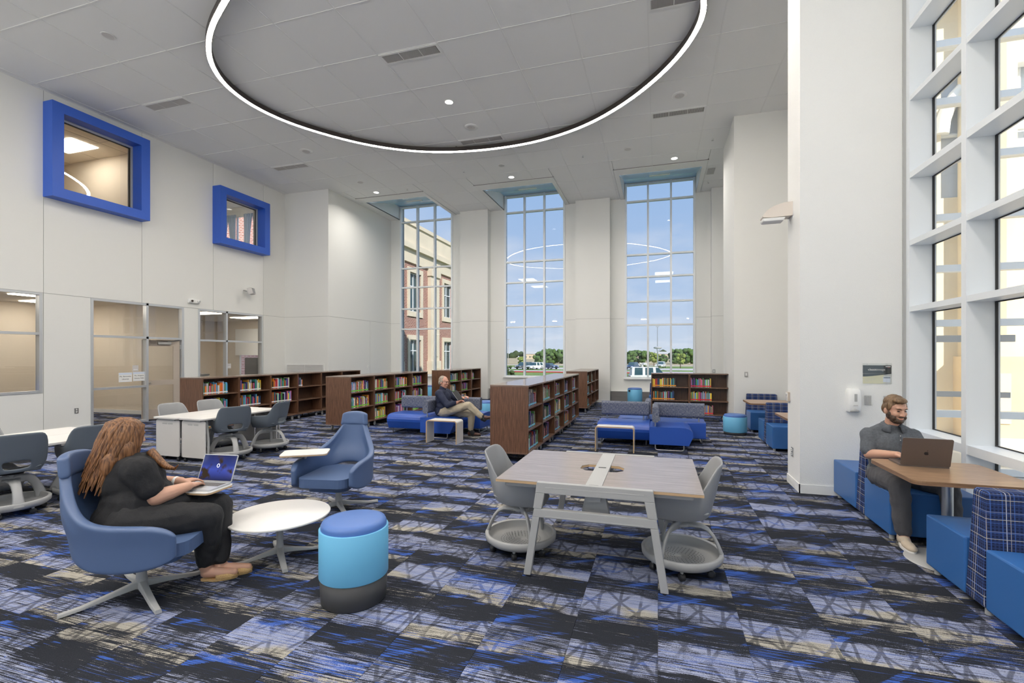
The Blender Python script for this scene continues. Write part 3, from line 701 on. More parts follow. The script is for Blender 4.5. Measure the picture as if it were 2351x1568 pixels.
for n_, (x, y, lab) in enumerate(((-8.11, 14.07, 'small sprinkler head before the brick-view window'), (-5.67, 13.2, 'small sprinkler head left of the middle window pocket'), (-2.03, 13.15, 'small sprinkler head right of the middle window pocket'), (1.36, 13.09, 'small sprinkler head by the wing wall'), (1.57, 16.3, 'small sprinkler head over the corner pier'))):
    t = thing('sprinkler_head', lab, 'sprinkler', (x, y, ZC), 0, 'sprinkler heads')
    MB().lathe([(.035, .0), (.03, -.008), (.012, -.01), (.012, -.04)], 12).build('body', M_TRIMW, t); MB().lathe([(.0001, -.05), (.028, -.05), (.028, -.046)], 12, caps=False).build('deflector', M_STEEL, t)
# light panels added behind the camera to brighten the hall
M_FILLPANEL = emit('fill_panel_diffuser', (1.0, .94, .87), 24.0)
for k, (x, y) in enumerate(((-9.3, 0.9), (-4.45, 0.9), (0.4, 0.9), (-9.3, -2.7), (-4.45, -2.7), (0.4, -2.7))):
    t = thing('added_fill_panel', '%s added fill light panel over the unseen rear of the hall' % ('first', 'second', 'third', 'fourth', 'fifth', 'sixth')[k], 'ceiling light', (x, y, ZC), 0, 'added rear fill panels')
    MB().box(-.6, .6, -.6, .6, -.012, -.002).build('diffuser', M_FILLPANEL, t)

# uplights added on the unseen rear wall to brighten the ceiling
for k, x in enumerate((-12.25, -8.5, -4.8, -1.1, 2.4)):
    t = thing('added_uplight', '%s added white uplight on the unseen rear wall, brightening the ceiling' % ('first', 'second', 'third', 'fourth', 'fifth')[k], 'wall lamp', (x, YB, 4.4), 0, 'added rear uplights')
    MB().taper((-.16, .16, 0, .10), (-.22, .22, 0, .30), 0, .18).build('bowl', M_TRIMW, t)
    l = bpy.data.lights.new('ceiling_fill_lamp', 'AREA'); l.shape = 'RECTANGLE'; l.size = .38; l.size_y = .24; l.energy = UPL; l.color = (1, .95, .88)
    o = bpy.data.objects.new('ceiling_fill_lamp', l); C.objects.link(o); o.parent = t; o.location = (0, .16, .19); o.rotation_euler = (R(180 - 28), 0, 0)

# ------------------------------------------------------------------ fittings on the walls
def plate(name, label, cat, face, loc, w, h, d=.012, m=None):     # face 'X' wall facing +X, '-X' facing -X, 'Y' facing -Y
    rz = {'X': R(90), '-X': R(-90), 'Y': 0}[face]
    t = thing(name, label, cat, loc, rz); MB().box(-w/2, w/2, -d, 0, -h/2, h/2).build('cover', m or M_STEEL, t, bevel=.003); return t
def outlet(label, face, loc):
    t = plate('wall_outlet', label, 'outlet', face, loc, .075, .118)
    for z in (.026, -.026):
        b = MB().box(-.018, .018, -.018, -.010, z - .017, z + .017).build('socket', M_PAPER, t, bevel=.004)
        for x in (-.007, .007): MB().box(x - .0018, x + .0018, -.0195, -.0178, z - .006, z + .008).build('slot', M_BLACKP, b)
outlet('steel wall outlet beside the glazed office front', 'X', (XL, 7.225, .442))
outlet('steel wall outlet low on the near column', '-X', (1.67, 6.81, .442))
t = plate('wall_outlet', 'brown outlet on the beige office wall', 'outlet', 'Y', (-13.95, 9.705, .42), .075, .118, m=M_BASEG)
t = plate('wall_switch', 'small steel switch plate on the wing wall above the booth', 'switch', 'Y', (1.98, 12.03, 1.24), .075, .118); MB().box(-.016, .016, -.02, -.01, -.03, .03).build('rocker', M_PAPER, t)
t = plate('wall_switch', 'small plate on the east pier above the double bookcase', 'switch', 'Y', (1.80, 16.93, 1.15), .09, .13); MB().box(-.016, .016, -.02, -.01, -.03, .03).build('rocker', M_PAPER, t)
t = plate('wall_switch', 'small white switch plate on the pale wall behind the long bookcases', 'switch', 'X', (-10.7, 15.6, 1.25), .09, .13, m=M_TRIMW); MB().box(-.016, .016, -.02, -.01, -.03, .03).build('rocker', M_PAPER, t)
t = plate('switch_plate', 'blank steel plate beside the soap dispenser', 'plate', 'Y', (2.38, 6.49, 1.156), .066, .112)
MB().box(-.024, .024, -.016, -.012, -.04, .04).build('insert', M_GREYMET, t)
for z in (-.045, .045): MB().cyl((0, -.016, z), (0, -.011, z), .003, n=8).build('screw', M_CHROME, t)
t = plate('switch_plate', 'half hidden steel plate behind the head of the man with the laptop', 'plate', 'Y', (2.57, 6.49, 1.156), .066, .112)
MB().box(-.024, .024, -.016, -.012, -.04, .04).build('insert', M_GREYMET, t)
t = thing('thermostat', 'small tan thermostat on the near column edge', 'thermostat', (1.67, 6.98, 1.14), R(-90))
MB().box(-.045, .045, -.03, 0, -.062, .062).build('housing', M_TAUPE, t, bevel=.004); MB().box(-.04, .04, -.034, -.03, -.055, .055).build('front', M_PAPER, t); MB().box(-.02, .015, -.036, -.033, .0, .035).build('display', M_GREYMET, t)
for k in range(5): MB().box(-.04, .04, -.0365, -.0335, -.05 + k*.01, -.046 + k*.01).build('vent_slit', M_GREYMET, t)
# soap / sanitiser dispenser
t = thing('sanitizer_dispenser', 'white wall sanitizer dispenser with grey push lever', 'dispenser', (2.222, 6.49, 1.02), 0)
mb = MB(); rows = []
for z, hw, dp in ((.0, .062, .075), (.03, .070, .095), (.10, .074, .102), (.20, .074, .10), (.255, .070, .092), (.275, .058, .075)):
    rows.append([(-hw, 0, z), (-hw, -dp * .55, z), (-hw * .78, -dp * .92, z), (-hw * .3, -dp, z), (hw * .3, -dp, z), (hw * .78, -dp * .92, z), (hw, -dp * .55, z), (hw, 0, z)])
mb.grid(rows, flip=False); mb.add(rows[-1], [tuple(range(8))]); mb.add(rows[0], [tuple(range(7, -1, -1))])
mb.build('cover', M_PAPER, t, bevel=.006)
MB().box(-.012, .016, -.106, -.097, .125, .215).build('sight_window', M_GREYMET, t, bevel=.003)
mb = MB(); mb.lathe([(.0001, 0), (.045, .006), (.052, .02), (.045, .05), (.02, .062), (.0001, .064)], 20); o = mb.build('push_lever', M_GREYMET, t); o.location = (0, -.05, -.005); o.scale = (1.1, 1.05, .85)
MB().box(-.022, .022, -.1035, -.10, .075, .085).build('lever_mark', M_PANELW, t)
def text(s, parent, loc, size, m, rot=(R(90), 0, 0), ext=.0006, align='CENTER', name='lettering'):
    cu = bpy.data.curves.new(name, 'FONT'); cu.body = s; cu.size = size; cu.extrude = ext; cu.align_x = align; cu.align_y = 'CENTER'
    cu.materials.append(m); tmp = bpy.data.objects.new(name, cu); C.objects.link(tmp); dg = bpy.context.evaluated_depsgraph_get()
    me = bpy.data.meshes.new_from_object(tmp.evaluated_get(dg)); bpy.data.objects.remove(tmp)
    o = bpy.data.objects.new(name, me); C.objects.link(o); o.parent = parent; o.location = loc; o.rotation_euler = rot
    return o
# sign holder with the printed card
t = thing('wall_sign', 'clear acrylic wall sign with dark band lettered classicimage and cream lower half', 'sign', (2.471, 6.49, 1.472), 0)
M_ACR = glass('acrylic_clear', (0.96, 0.97, 0.97), .05)
MB().box(-.146, .146, -.006, -.004, -.122, .122).build('acrylic_cover', M_ACR, t)
cd = MB().box(-.143, .143, -.004, -.002, -.118, .098).build('printed_card', M_PAPER, t)
MB().box(-.143, .143, -.0046, -.0040, .0, .098).build('dark_band', mat('print_charcoal', (.075, .10, .12), .6), cd)
mb = MB(); pl = [(-.143, -.0)] + [(-.143 + .286*k/20, -.0 - .012*math.sin(math.pi*k/20*1.4)*(1 if k < 14 else .2) + .018*(k/20)**2) for k in range(21)] 
poly = [(-.143, -.002)] + [(-.143 + .27*k/16, -.035 + .04*(k/16)**1.6) for k in range(17)] + [(.143, .012), (.143, .0)]
M_CURBR = mat('print_red', (.5, .05, .04), .6); M_INK2 = mat('print_dark_grey', (.035, .04, .045), .6); M_BAND = mat('print_charcoal_wave', (.075, .10, .12), .6); M_CREAM = mat('print_cream', (.74, .72, .52), .6); M_LILAC = mat('print_pale_blue', (.70, .76, .86), .6)
MB().add([(x, -.0046, z) for x, z in poly], [tuple(range(len(poly)))]).build('wave_edge', M_BAND, cd)
pc = [(-.143, -.118), (.03, -.118)] + [(.03 + .113*math.sin(R(9*k)), -.118 + .095*(1 - math.cos(R(9*k)))) for k in range(1, 6)] + [(-.143 + .27*k/16, -.035 + .04*(k/16)**1.6) for k in range(12, -1, -1)]
MB().add([(x, -.0044, z) for x, z in pc], [tuple(range(len(pc)))]).build('cream_field', M_CREAM, cd)
text('classic', cd, (-.092, -.0056, .048), .037, M_PAPER, ext=.0010, align='LEFT'); text('image', cd, (.0, -.0056, .048), .035, M_PANELW, align='LEFT')
for k in range(4): MB().box(-.125, -.125 + (.11, .10, .085, .04)[k], -.0050, -.0046, -.06 - k*.010, -.058 - k*.010).build('small_print', M_PANELW, cd)
MB().box(.06, .132, -.005, -.0046, -.10, -.035).build('picture_panel', M_LILAC, cd); MB().box(.065, .132, -.0054, -.005, -.052, -.044).build('picture_bar', M_BAND, cd)
MB().box(.085, .135, -.0052, -.0046, .079, .088).build('maker_mark', M_PAPER, cd); MB().box(.105, .128, -.0054, -.0046, .074, .077).build('maker_mark_underline', M_CURBR, cd); MB().box(.066, .143, -.0049, -.0046, .004, .098).build('dark_panel', M_INK2, cd)
for x in (-.1, .1): MB().cyl((x, -.009, .111), (x, -.004, .111), .004, n=8).build('screw', M_STEEL, t)
# emergency twin light and loudspeaker on the left wall, wall lamp on the column
t = thing('emergency_light', 'white twin-head emergency light on the wall over the door', 'emergency light', (XL, 9.98, 3.2), R(90))
MB().box(-.16, .16, -.06, 0, -.055, .055).build('housing', M_PAPER, t, bevel=.01)
for x in (-.09, .10):
    h = MB().lathe([(.03, 0), (.042, .02), (.042, .05), (.03, .055)], 16).build('lamp_head', M_TRIMW, t); h.location = (x, -.06, .01); h.rotation_euler = (R(100), 0, R(15 if x > 0 else -20))
    MB().lathe([(.0001, .056), (.03, .056)], 16, caps=False).build('lens', M_CHROME, h)
t = thing('wall_loudspeaker', 'grey wall loudspeaker tilted on a bracket right of the office windows', 'loudspeaker', (XL, 11.66, 3.70), R(90))
MB().tube([(0, 0, .03), (.0, -.05, .02), (.02, -.10, .0)], .02).build('bracket', M_STEEL, t)
b = MB().taper((-.11, .11, -.10, .04), (-.12, .12, -.08, .06), -.1, .1).build('cabinet', M_PANELW, t, bevel=.012); b.location = (.07, -.2, 0); b.rotation_euler = (R(-12), 0, R(28))
MB().box(-.10, .10, -.004, 0, -.085, .085).build('front_grille', M_CHAIRL, b).location = (0, -.094, 0)
t = thing('wall_lamp', 'beige curved emergency lamp with white lens high on the near column', 'wall lamp', (1.67, 6.90, 3.52), R(-90))
pr = [(0, -.02), (0, .16), (.10, .155), (.22, .12), (.30, .07), (.35, .0), (.345, -.02), (.25, -.03)]
mb = MB(); vs = [(-.09, -x, z) for x, z in pr] + [(.09, -x, z) for x, z in pr]; n = len(pr)
mb.add(vs, [tuple(range(n)), tuple(range(2*n-1, n-1, -1))]); mb.add(vs, [(i, n+i, n+(i+1) % n, (i+1) % n) for i in range(n)], smooth=False)
M_LAMPB = mat('lamp_beige', (.72, .65, .58), .5); mb.build('housing', M_LAMPB, t, bevel=.008)
MB().taper((-.085, .085, -.34, -.10), (-.09, .09, -.35, -.08), -.075, -.03).build('lens', M_PAPER, t, bevel=.012)
# notices on the office glass
t = thing('glass_notice', 'paper notice taped on the office glass, nearer the camera of two', 'notice', (XL - .05, 8.27, 1.145), R(90), 'notices on the office glass')
MB().box(-.15, .15, -.002, 0, -.115, .115).build('sheet', M_PAPER, t)
def notice(t, l1, l2):
    MB().box(-.148, .148, -.0028, -.002, .06, .112).build('header_band', M_LILAC, t); MB().box(-.12, .12, -.0028, -.002, -.105, -.098).build('footer_band', M_LILAC, t)
    text(l1, t, (0, -.003, .02), .045, M_INK); text(l2, t, (0, -.003, -.045), .045, M_INK)
notice(t, 'Ms. Bermudez', 'Librarian')
t = thing('glass_notice', 'paper notice taped on the office glass, next to the door frame', 'notice', (XL - .05, 8.585, 1.155), R(90), 'notices on the office glass')
MB().box(-.14, .14, -.002, 0, -.115, .115).build('sheet', M_PAPER, t); notice(t, 'Ms. Amparo', 'Library Aide')
t = thing('room_plate', 'small grey room plate on the office glass above the notices', 'plate', (XL - .05, 8.50, 1.36), R(90)); MB().box(-.07, .07, -.004, 0, -.075, .075).build('plate', M_PANELW, t, bevel=.003); MB().box(-.05, .05, -.006, -.004, -.04, -.02).build('plate_strip', M_TRIMW, t)
t = thing('room_plate', 'small grey room plate on the second office glass', 'plate', (XL - .05, 11.17, 1.36), R(90)); MB().box(-.07, .07, -.004, 0, -.075, .075).build('plate', M_PANELW, t, bevel=.003); MB().box(-.05, .05, -.006, -.004, -.04, -.02).build('plate_strip', M_TRIMW, t)
# ------------------------------------------------------------------ outdoors
GZ = -1.8
def brick_mat():
    m, t, p = new_mat('brick_red'); uv = N(t, 'ShaderNodeUVMap')
    b = N(t, 'ShaderNodeTexBrick', i_Scale=1.0); b.inputs['Color1'].default_value = (.27, .105, .075, 1); b.inputs['Color2'].default_value = (.36, .16, .115, 1); b.inputs['Mortar'].default_value = (.55, .47, .42, 1)
    b.inputs['Mortar Size'].default_value = .010; b.inputs['Brick Width'].default_value = .24; b.inputs['Row Height'].default_value = .085
    LK(t, uv.outputs[0], b.inputs['Vector']); LK(t, b.outputs[0], p.inputs['Base Color']); p.inputs['Roughness'].default_value = .9
    return m
M_BRICK = brick_mat()
M_STONE = mat('cast_stone_cream', (.70, .62, .48), .85, var=.06, vscale=1.5)
M_STONED = mat('cast_stone_tan', (.60, .50, .36), .85, var=.06, vscale=1.5)
M_PAVE = mat('pavement_concrete', (.58, .56, .52), .9, var=.08, vscale=.6)
M_ROAD = mat('road_pale', (.50, .48, .45), .9, var=.1, vscale=.1)
M_GRASS = mat('lawn_green', (.16, .24, .055), .95, var=.25, vscale=.4)
M_DRY = mat('dry_field', (.42, .34, .20), .95, var=.2, vscale=.03)
M_CURB = mat('kerb_red', (.45, .04, .04), .7)
M_DARKGL = mat('far_window_glass', (.03, .07, .08), .08, spec=.8)
M_TEAL = mat('far_window_blind', (.16, .30, .27), .5)
g = plain('ground', (-400, 400, 17.6, 900, GZ - .2, GZ), m=M_DRY)
plain('lawn', (-60, 60, 17.6, 92, GZ - .1, GZ + .02), m=M_GRASS)
plain('road', (-120, 120, 92, 103, GZ - .1, GZ + .03), m=M_ROAD)
plain('kerb_strip', (-60, 60, 91.2, 92, GZ - .1, GZ + .22), m=M_CURB)
plain('lawn_strip', (-120, 120, 103, 112, GZ - .1, GZ + .04), m=M_GRASS)
plain('car_park', (-150, 150, 112, 128, GZ - .1, GZ + .035), m=M_ROAD)
plain('lawn_beyond', (-200, 200, 128, 150, GZ - .1, GZ + .04), m=M_GRASS)
plain('road_far', (-250, 250, 158, 163, GZ - .1, GZ + .05), m=M_ROAD)
plain('drive', (3.2, 8.0, 60, 92, GZ - .1, GZ + .025), m=M_ROAD)
plain('pavement_court', (3.15, 60, -60, 40, -.3, -.04), m=M_PAVE)
# brick wing seen through the first tall window: faces +X, runs along Y
bw = thing('school_wing', 'red brick school wing with cream cornice and pilasters outside the first tall window', 'building', (-13.0, 20.0, GZ))
Z = lambda z: z - GZ
def bpart(n, x0, x1, y0, y1, z0, z1, m, **k): return MB().box(x0, x1, y0, y1, Z(z0), Z(z1)).build(n, m, bw, **k)
wins = [(2.75, 4.0), (7.0, 8.25), (11.3, 12.5)]; piers = [(.6, 1.7), (4.9, 6.0), (9.2, 10.3), (13.4, 14.5)]
holes = [(a, b, Z(z0), Z(z1)) for a, b in wins for z0, z1 in ((.75, 2.55), (4.1, 6.25))]
mb = MB()
for r in sub_rects((-2.0, 14.5, 0, Z(7.0)), holes): mb.box(-.35, 0, r[0], r[1], r[2], r[3])
mb.build('brick_wall', M_BRICK, bw)
bpart('frieze', -.4, .10, -2, 14.6, 6.75, 7.45, M_STONE); bpart('cornice', -.4, .28, -2, 14.6, 7.45, 7.75, M_STONE); bpart('parapet', -.4, .14, -2, 14.6, 7.75, 8.75, M_STONE); bpart('coping', -.45, .22, -2, 14.6, 8.75, 8.95, M_STONE)
bpart('end_wall', -9, -.35, -2, -1.7, GZ, 8.7, M_BRICK)
for a, b in piers:
    p_ = bpart('pilaster', 0, .22, a, b, .4, 6.75, M_STONE); MB().box(0, .30, a - .08, b + .08, Z(GZ), Z(1.35)).build('pilaster_base', M_STONE, p_)
    MB().box(.22, .25, a + .25, b - .25, Z(1.6), Z(6.2)).build('pilaster_panel', M_STONE, p_); MB().box(.0, .30, a - .06, b + .06, Z(6.35), Z(6.75)).build('pilaster_cap', M_STONE, p_); MB().box(.30, .33, a + .2, b - .2, Z(-.6), Z(.9)).build('base_panel', M_STONED, p_)
for a, b in wins:
    for z0, z1 in ((.75, 2.55), (4.1, 6.25)):
        mb = MB()
        for r in sub_rects((a - .22, b + .22, Z(z0) - .28, Z(z1) + .26), [(a, b, Z(z0), Z(z1))]): mb.box(0, .07, r[0], r[1], r[2], r[3])
        s_ = mb.build('window_surround', M_STONE, bw)
        mb = MB()
        for r in sub_rects((a, b, Z(z0), Z(z1)), [(a + .05, (a+b)/2 - .025, Z(z0) + .05, Z(lerp(z0, z1, .66)) - .025), ((a+b)/2 + .025, b - .05, Z(z0) + .05, Z(lerp(z0, z1, .66)) - .025), (a + .05, (a+b)/2 - .025, Z(lerp(z0, z1, .66)) + .025, Z(z1) - .05), ((a+b)/2 + .025, b - .05, Z(lerp(z0, z1, .66)) + .025, Z(z1) - .05)]): mb.box(-.16, -.10, r[0], r[1], r[2], r[3])
        mb.build('sash_bars', M_ALUW, s_); MB().box(-.15, -.14, a, b, Z(z0), Z(z1)).build('pane', M_DARKGL, s_); MB().box(-.30, -.28, lerp(a, b, .55), b, Z(z0), Z(z1)).build('blind', M_TEAL, s_)
c_ = MB().lathe([(.0001, .12), (.07, .11), (.08, .0), (.05, -.07), (.0001, -.09)], 14).build('dome_camera', M_PAPER, bw); c_.location = (.16, 8.2, Z(3.3))
# stone front outside the curtain wall
sw = thing('stone_entrance_front', 'sunlit cream stone entrance front with arched window beyond the curtain wall', 'building', (3.4, 12.6, -.04))
mb = MB()
for r in sub_rects((0, 16, 0, 14), [(2.6, 5.4, 5.2, 8.0), (6.6, 7.4, .4, 1.8)]): mb.box(r[0], r[1], 0, .4, r[2], r[3])
mb.build('stone_wall', M_STONE, sw)
for x in (.9, 2.9, 4.9, 6.9, 8.9):
    p_ = MB().box(x, x + .9, -.25, 0, 0, 9.5).build('pilaster', M_STONE, sw); MB().box(x - .08, x + .98, -.36, 0, 0, 1.7).build('pilaster_base', M_STONED, p_); MB().box(x + .2, x + .7, -.28, -.25, 2.1, 8.8).build('pilaster_panel', M_STONED, p_); MB().box(x + .18, x + .72, -.38, -.36, .3, 1.35).build('base_panel', M_STONE, p_)
MB().box(0, 16, -.5, 0, 9.5, 10.3).build('cornice', M_STONE, sw)
arc = [(1.4*math.cos(R(a)) + 4.0, 1.4*math.sin(R(a)) + 6.6) for a in range(0, 181, 12)]
mb = MB()
mb.tube([(x, -.02, z) for x, z in arc], .14, 8); mb.build('arch_moulding', M_ALUW, sw)
for a in (0, 45, 90, 135, 180): MB().tube([(4.0, .1, 6.6), (4.0 + 1.4*math.cos(R(a)), .1, 6.6 + 1.4*math.sin(R(a)))], .05, 6).build('arch_bar', M_ALUW, sw)
MB().box(2.6, 5.4, .2, .22, 5.2, 8.0).build('arch_pane', M_LILAC, sw)
# aluminium vestibule between the curtain wall and the stone front
vs_ = thing('glass_vestibule', 'white aluminium glass vestibule standing just outside the curtain wall', 'vestibule', (3.3, 8.4, -.04))
xs = [0, 2.4, 4.3]
for x in xs: MB().box(x - .04, x + .04, -.06, .10, 0, 7.4).build('post', M_ALUW, vs_)
for z in (.06, .87, 2.2, 3.0, 3.75, 4.62, 5.45, 6.3, 7.35): MB().box(0, 4.3, -.05, .09, z - .05, z + .05).build('rail', M_ALUW, vs_)
MB().box(.04, 1.56, -.02, .02, 1.92, 2.02).build('door_head', M_GREYMET, vs_); MB().box(.1, 1.5, -.03, .03, 1.12, 1.20).build('push_bar', M_GREYMET, vs_)
for k in range(len(xs) - 1): MB().box(xs[k] + .04, xs[k+1] - .04, .01, .02, .1, 7.3).build('pane', M_CLEAR, vs_)
# unseen stone block added to keep sun off the curtain wall
sh = thing('added_sun_block', 'tall cream stone block added out of view to keep the sun off', 'building', (8.0, .42, -.04))
MB().box(0, 7, -15, 0, 0, 16).build('stone_wall', M_STONE, sh); MB().box(-.3, 7, -15.2, .0, 15.2, 16).build('cornice', M_STONE, sh)

plain('pavement_rear', (-40, 3.15, -60, YB - .2, -.3, -.04), m=M_PAVE)
cn = thing('added_rear_sunshade', 'flat white slab added unseen to keep sun out of the rear openings', 'canopy', (-5, YB - .2, 7.05)); MB().box(-9, 12, -9.5, 0, 0, .3).build('roof_slab', M_TRIMW, cn)  # unseen slab added to keep direct sun out of the rear openings
for x in (-8, 0, 8): MB().box(x - .2, x + .2, -9.3, -8.9, -7.1, 0).build('post', M_STONE, cn)
# ------------------------------------------------------------------ mobile bookcases on casters
CASE_Z0, CASE_Z1 = .13, 1.215
M_CASETOP = wood('walnut_top_gloss_reflection_tint', (0.12, 0.075, 0.055), (0.25, 0.17, 0.13), 8.0, 0.16, 'H')  # glossy top, its colour paled to suggest window reflections
def caster(parent, x, y, r=.055, m=None):
    t = MB(); t.lathe([(r*.35, -.013), (r*.85, -.016), (r, -.010), (r, .010), (r*.85, .016), (r*.35, .013)], 16)
    w = t.build('caster', m or M_GREYMET, parent); w.rotation_euler = (0, R(90), R(20)); w.location = (x, y, r + .001)
    f = MB().box(-.003, .003, -.02, .02, -.01, .075); f.box(-.022, .022, -.02, .02, .068, .078)
    k = f.build('caster_fork', M_CHROME, parent); k.location = (x, y, r)
def bookcase(name, label, L, D, double=True, end0=True, end1=True, group=None):
    """unit standing at the origin, running L along +Y, open face at x=0 looking +X, depth D towards -X"""
    t = thing(name, label, 'bookcase', (0, 0, 0), 0, group); th = .022
    MB().box(-D, 0, 0, L, CASE_Z1 - .028, CASE_Z1).build('top', M_SHELF, t, bevel=.003).data.materials[0] = M_CASETOP
    MB().box(-D, 0, 0, L, CASE_Z0, CASE_Z0 + .026).build('bottom', M_SHELF, t)
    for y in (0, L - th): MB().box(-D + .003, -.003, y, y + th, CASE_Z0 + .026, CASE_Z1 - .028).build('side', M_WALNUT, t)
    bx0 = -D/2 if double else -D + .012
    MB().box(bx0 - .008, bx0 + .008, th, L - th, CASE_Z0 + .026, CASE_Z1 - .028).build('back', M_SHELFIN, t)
    for z in SHELF_Z[1:]:
        MB().box(bx0 + .008, -.012, th, L - th, z - .022, z).build('shelf', M_SHELF, t)
        if double: MB().box(-D + .012, bx0 - .008, th, L - th, z - .022, z).build('shelf', M_SHELF, t)
    for x in (-.08, -D + .08):
        for y in (.12, L - .12): caster(t, x, y)
    return t
SHELF_Z = (CASE_Z0 + .026, .505, .855)
# --- books: one mesh of each size, coloured by the object's own colour
def book_mat():
    m, t, p = new_mat('book_cover'); oi = N(t, 'ShaderNodeObjectInfo')
    tcn = N(t, 'ShaderNodeTexCoord'); mp = N(t, 'ShaderNodeMapping'); mp.inputs['Scale'].default_value = (1, 60, 14); LK(t, tcn.outputs['Object'], mp.inputs[0])
    ad = N(t, 'ShaderNodeVectorMath', operation='ADD'); LK(t, mp.outputs[0], ad.inputs[0]); LK(t, oi.outputs['Random'], ad.inputs[1])
    n = N(t, 'ShaderNodeTexNoise', noise_dimensions='4D', i_Scale=1.2, i_Detail=2.0); LK(t, mp.outputs[0], n.inputs['Vector'])
    mu = N(t, 'ShaderNodeMath', operation='MULTIPLY', n_1=40.0); LK(t, oi.outputs['Random'], mu.inputs[0]); LK(t, mu.outputs[0], n.inputs['W'])
    mr = N(t, 'ShaderNodeMapRange', n_1=.56, n_2=.60, n_3=0.0, n_4=.75); LK(t, n.outputs[0], mr.inputs[0])
    h = N(t, 'ShaderNodeHueSaturation', i_Hue=.62, i_Saturation=.6, i_Value=1.7); LK(t, oi.outputs['Color'], h.inputs['Color'])
    x = N(t, 'ShaderNodeMix', data_type='RGBA'); LK(t, mr.outputs[0], x.inputs[0]); LK(t, oi.outputs['Color'], x.inputs[6]); LK(t, h.outputs[0], x.inputs[7])
    LK(t, x.outputs[2], p.inputs['Base Color']); p.inputs['Roughness'].default_value = .45; return m
M_BOOK = book_mat(); M_PAGES = mat('book_pages', (.72, .66, .55), .9)
STK = {'white': mat('sticker_white', (.80, .80, .82), .6), 'green': mat('sticker_green', (.22, .62, .06), .6), 'blue': mat('sticker_blue', (.22, .58, .76), .6), 'red': mat('sticker_red', (.70, .02, .03), .6), 'orange': mat('sticker_orange', (.80, .32, .03), .6)}
def book_geo(mb, w, h, d, y=0, x=0, z=0, M=None, stick=True):
    # spine at x, looking +X; thickness along +Y; boards, pages set back, coloured band round the spine foot
    a = .003
    mb.box(x - d, x, y, y + a, z, z + h, 0, M); mb.box(x - d, x, y + w - a, y + w, z, z + h, 0, M); mb.box(x - a, x, y + a, y + w - a, z, z + h, 0, M)
    mb.box(x - d + .004, x - a, y + a, y + w - a, z + .003, z + h - .004, 1, M)
    if stick: mb.box(x - .02, x + .0006, y - .0002, y + w + .0002, z + .018, z + .046, 2, M)
BOOK_CACHE = {}
def book_mesh(w, h, d, st):
    k = (w, h, d, st)
    if k not in BOOK_CACHE: mb = MB(); book_geo(mb, w, h, d); BOOK_CACHE[k] = mb.mesh('book', [M_BOOK, M_PAGES, STK[st]])
    return BOOK_CACHE[k]
PAL = {'black': (.015, .015, .02), 'navy': (.02, .04, .12), 'red': (.42, .03, .03), 'white': (.72, .71, .68), 'teal': (.05, .25, .30), 'purple': (.16, .06, .28), 'orange': (.62, .22, .03), 'yellow': (.68, .52, .06), 'green': (.07, .26, .08), 'grey': (.28, .29, .31), 'brown': (.16, .08, .04), 'pink': (.60, .16, .30), 'sky blue': (.16, .38, .62)}
MIXES = {'bright': ['white', 'red', 'navy', 'purple', 'teal', 'orange', 'yellow', 'sky blue', 'pink', 'black', 'green', 'white', 'grey'], 'dark': ['black', 'black', 'navy', 'grey', 'brown', 'black', 'navy', 'red', 'green', 'white', 'grey', 'brown', 'purple'], 'comic': ['black', 'navy', 'red', 'orange', 'black', 'yellow', 'purple', 'white', 'teal', 'brown']}
rest_bk = {}; n_books = [0]
ORD = ('first', 'second', 'third', 'fourth', 'fifth', 'sixth')
NTH = lambda n: (ORD + ('seventh', 'eighth', 'ninth', 'tenth', 'eleventh', 'twelfth', 'thirteenth'))[n - 1]
def fill_row(frame, L0, L1, z, st, mix, where, keep, seed, hmin=.19, hmax=.25, d=.16, front=-.045):
    """frame = (location, rz) of the unit; books stand from L0 to L1 along its length"""
    cnt = {}; rg = random.Random(seed); y = L0; (loc, rz) = frame; M = Matrix.Translation(loc) @ Matrix.Rotation(rz, 4, 'Z')
    while y < L1:
        w = rg.choice((.016, .020, .024, .030, .038)); h = round(rg.choice((hmin, lerp(hmin, hmax, .35), lerp(hmin, hmax, .7), hmax)), 3); col = rg.choice(MIXES[mix])
        if y + w > L1: break
        base = PAL[col]; c = [max(0, min(1, v * rg.uniform(.75, 1.3))) for v in base]
        if keep:
            o = bpy.data.objects.new('book', book_mesh(w, h, d, st)); C.objects.link(o); p = M @ Vector((front + rg.uniform(-.008, .004), y, z + .0005)); o.location = p; o.rotation_euler = (0, 0, rz); o.color = (*c, 1)
            cnt[col] = cnt.get(col, 0) + 1; o['label'] = '%s %s book from the camera end, %s' % (NTH(cnt[col]), col, where); o['category'] = 'book'; o['group'] = 'books, %s' % where; n_books[0] += 1
        else:
            mb, cols = rest_bk.setdefault(st, (MB(), [])); n0 = len(mb.f)
            book_geo(mb, w, h, d, y, front + rg.uniform(-.008, .004), z + .0005, M); cols += [tuple(c)] * (len(mb.f) - n0)
        y += w + rg.choice((.0004, .0004, .0008, .0015))
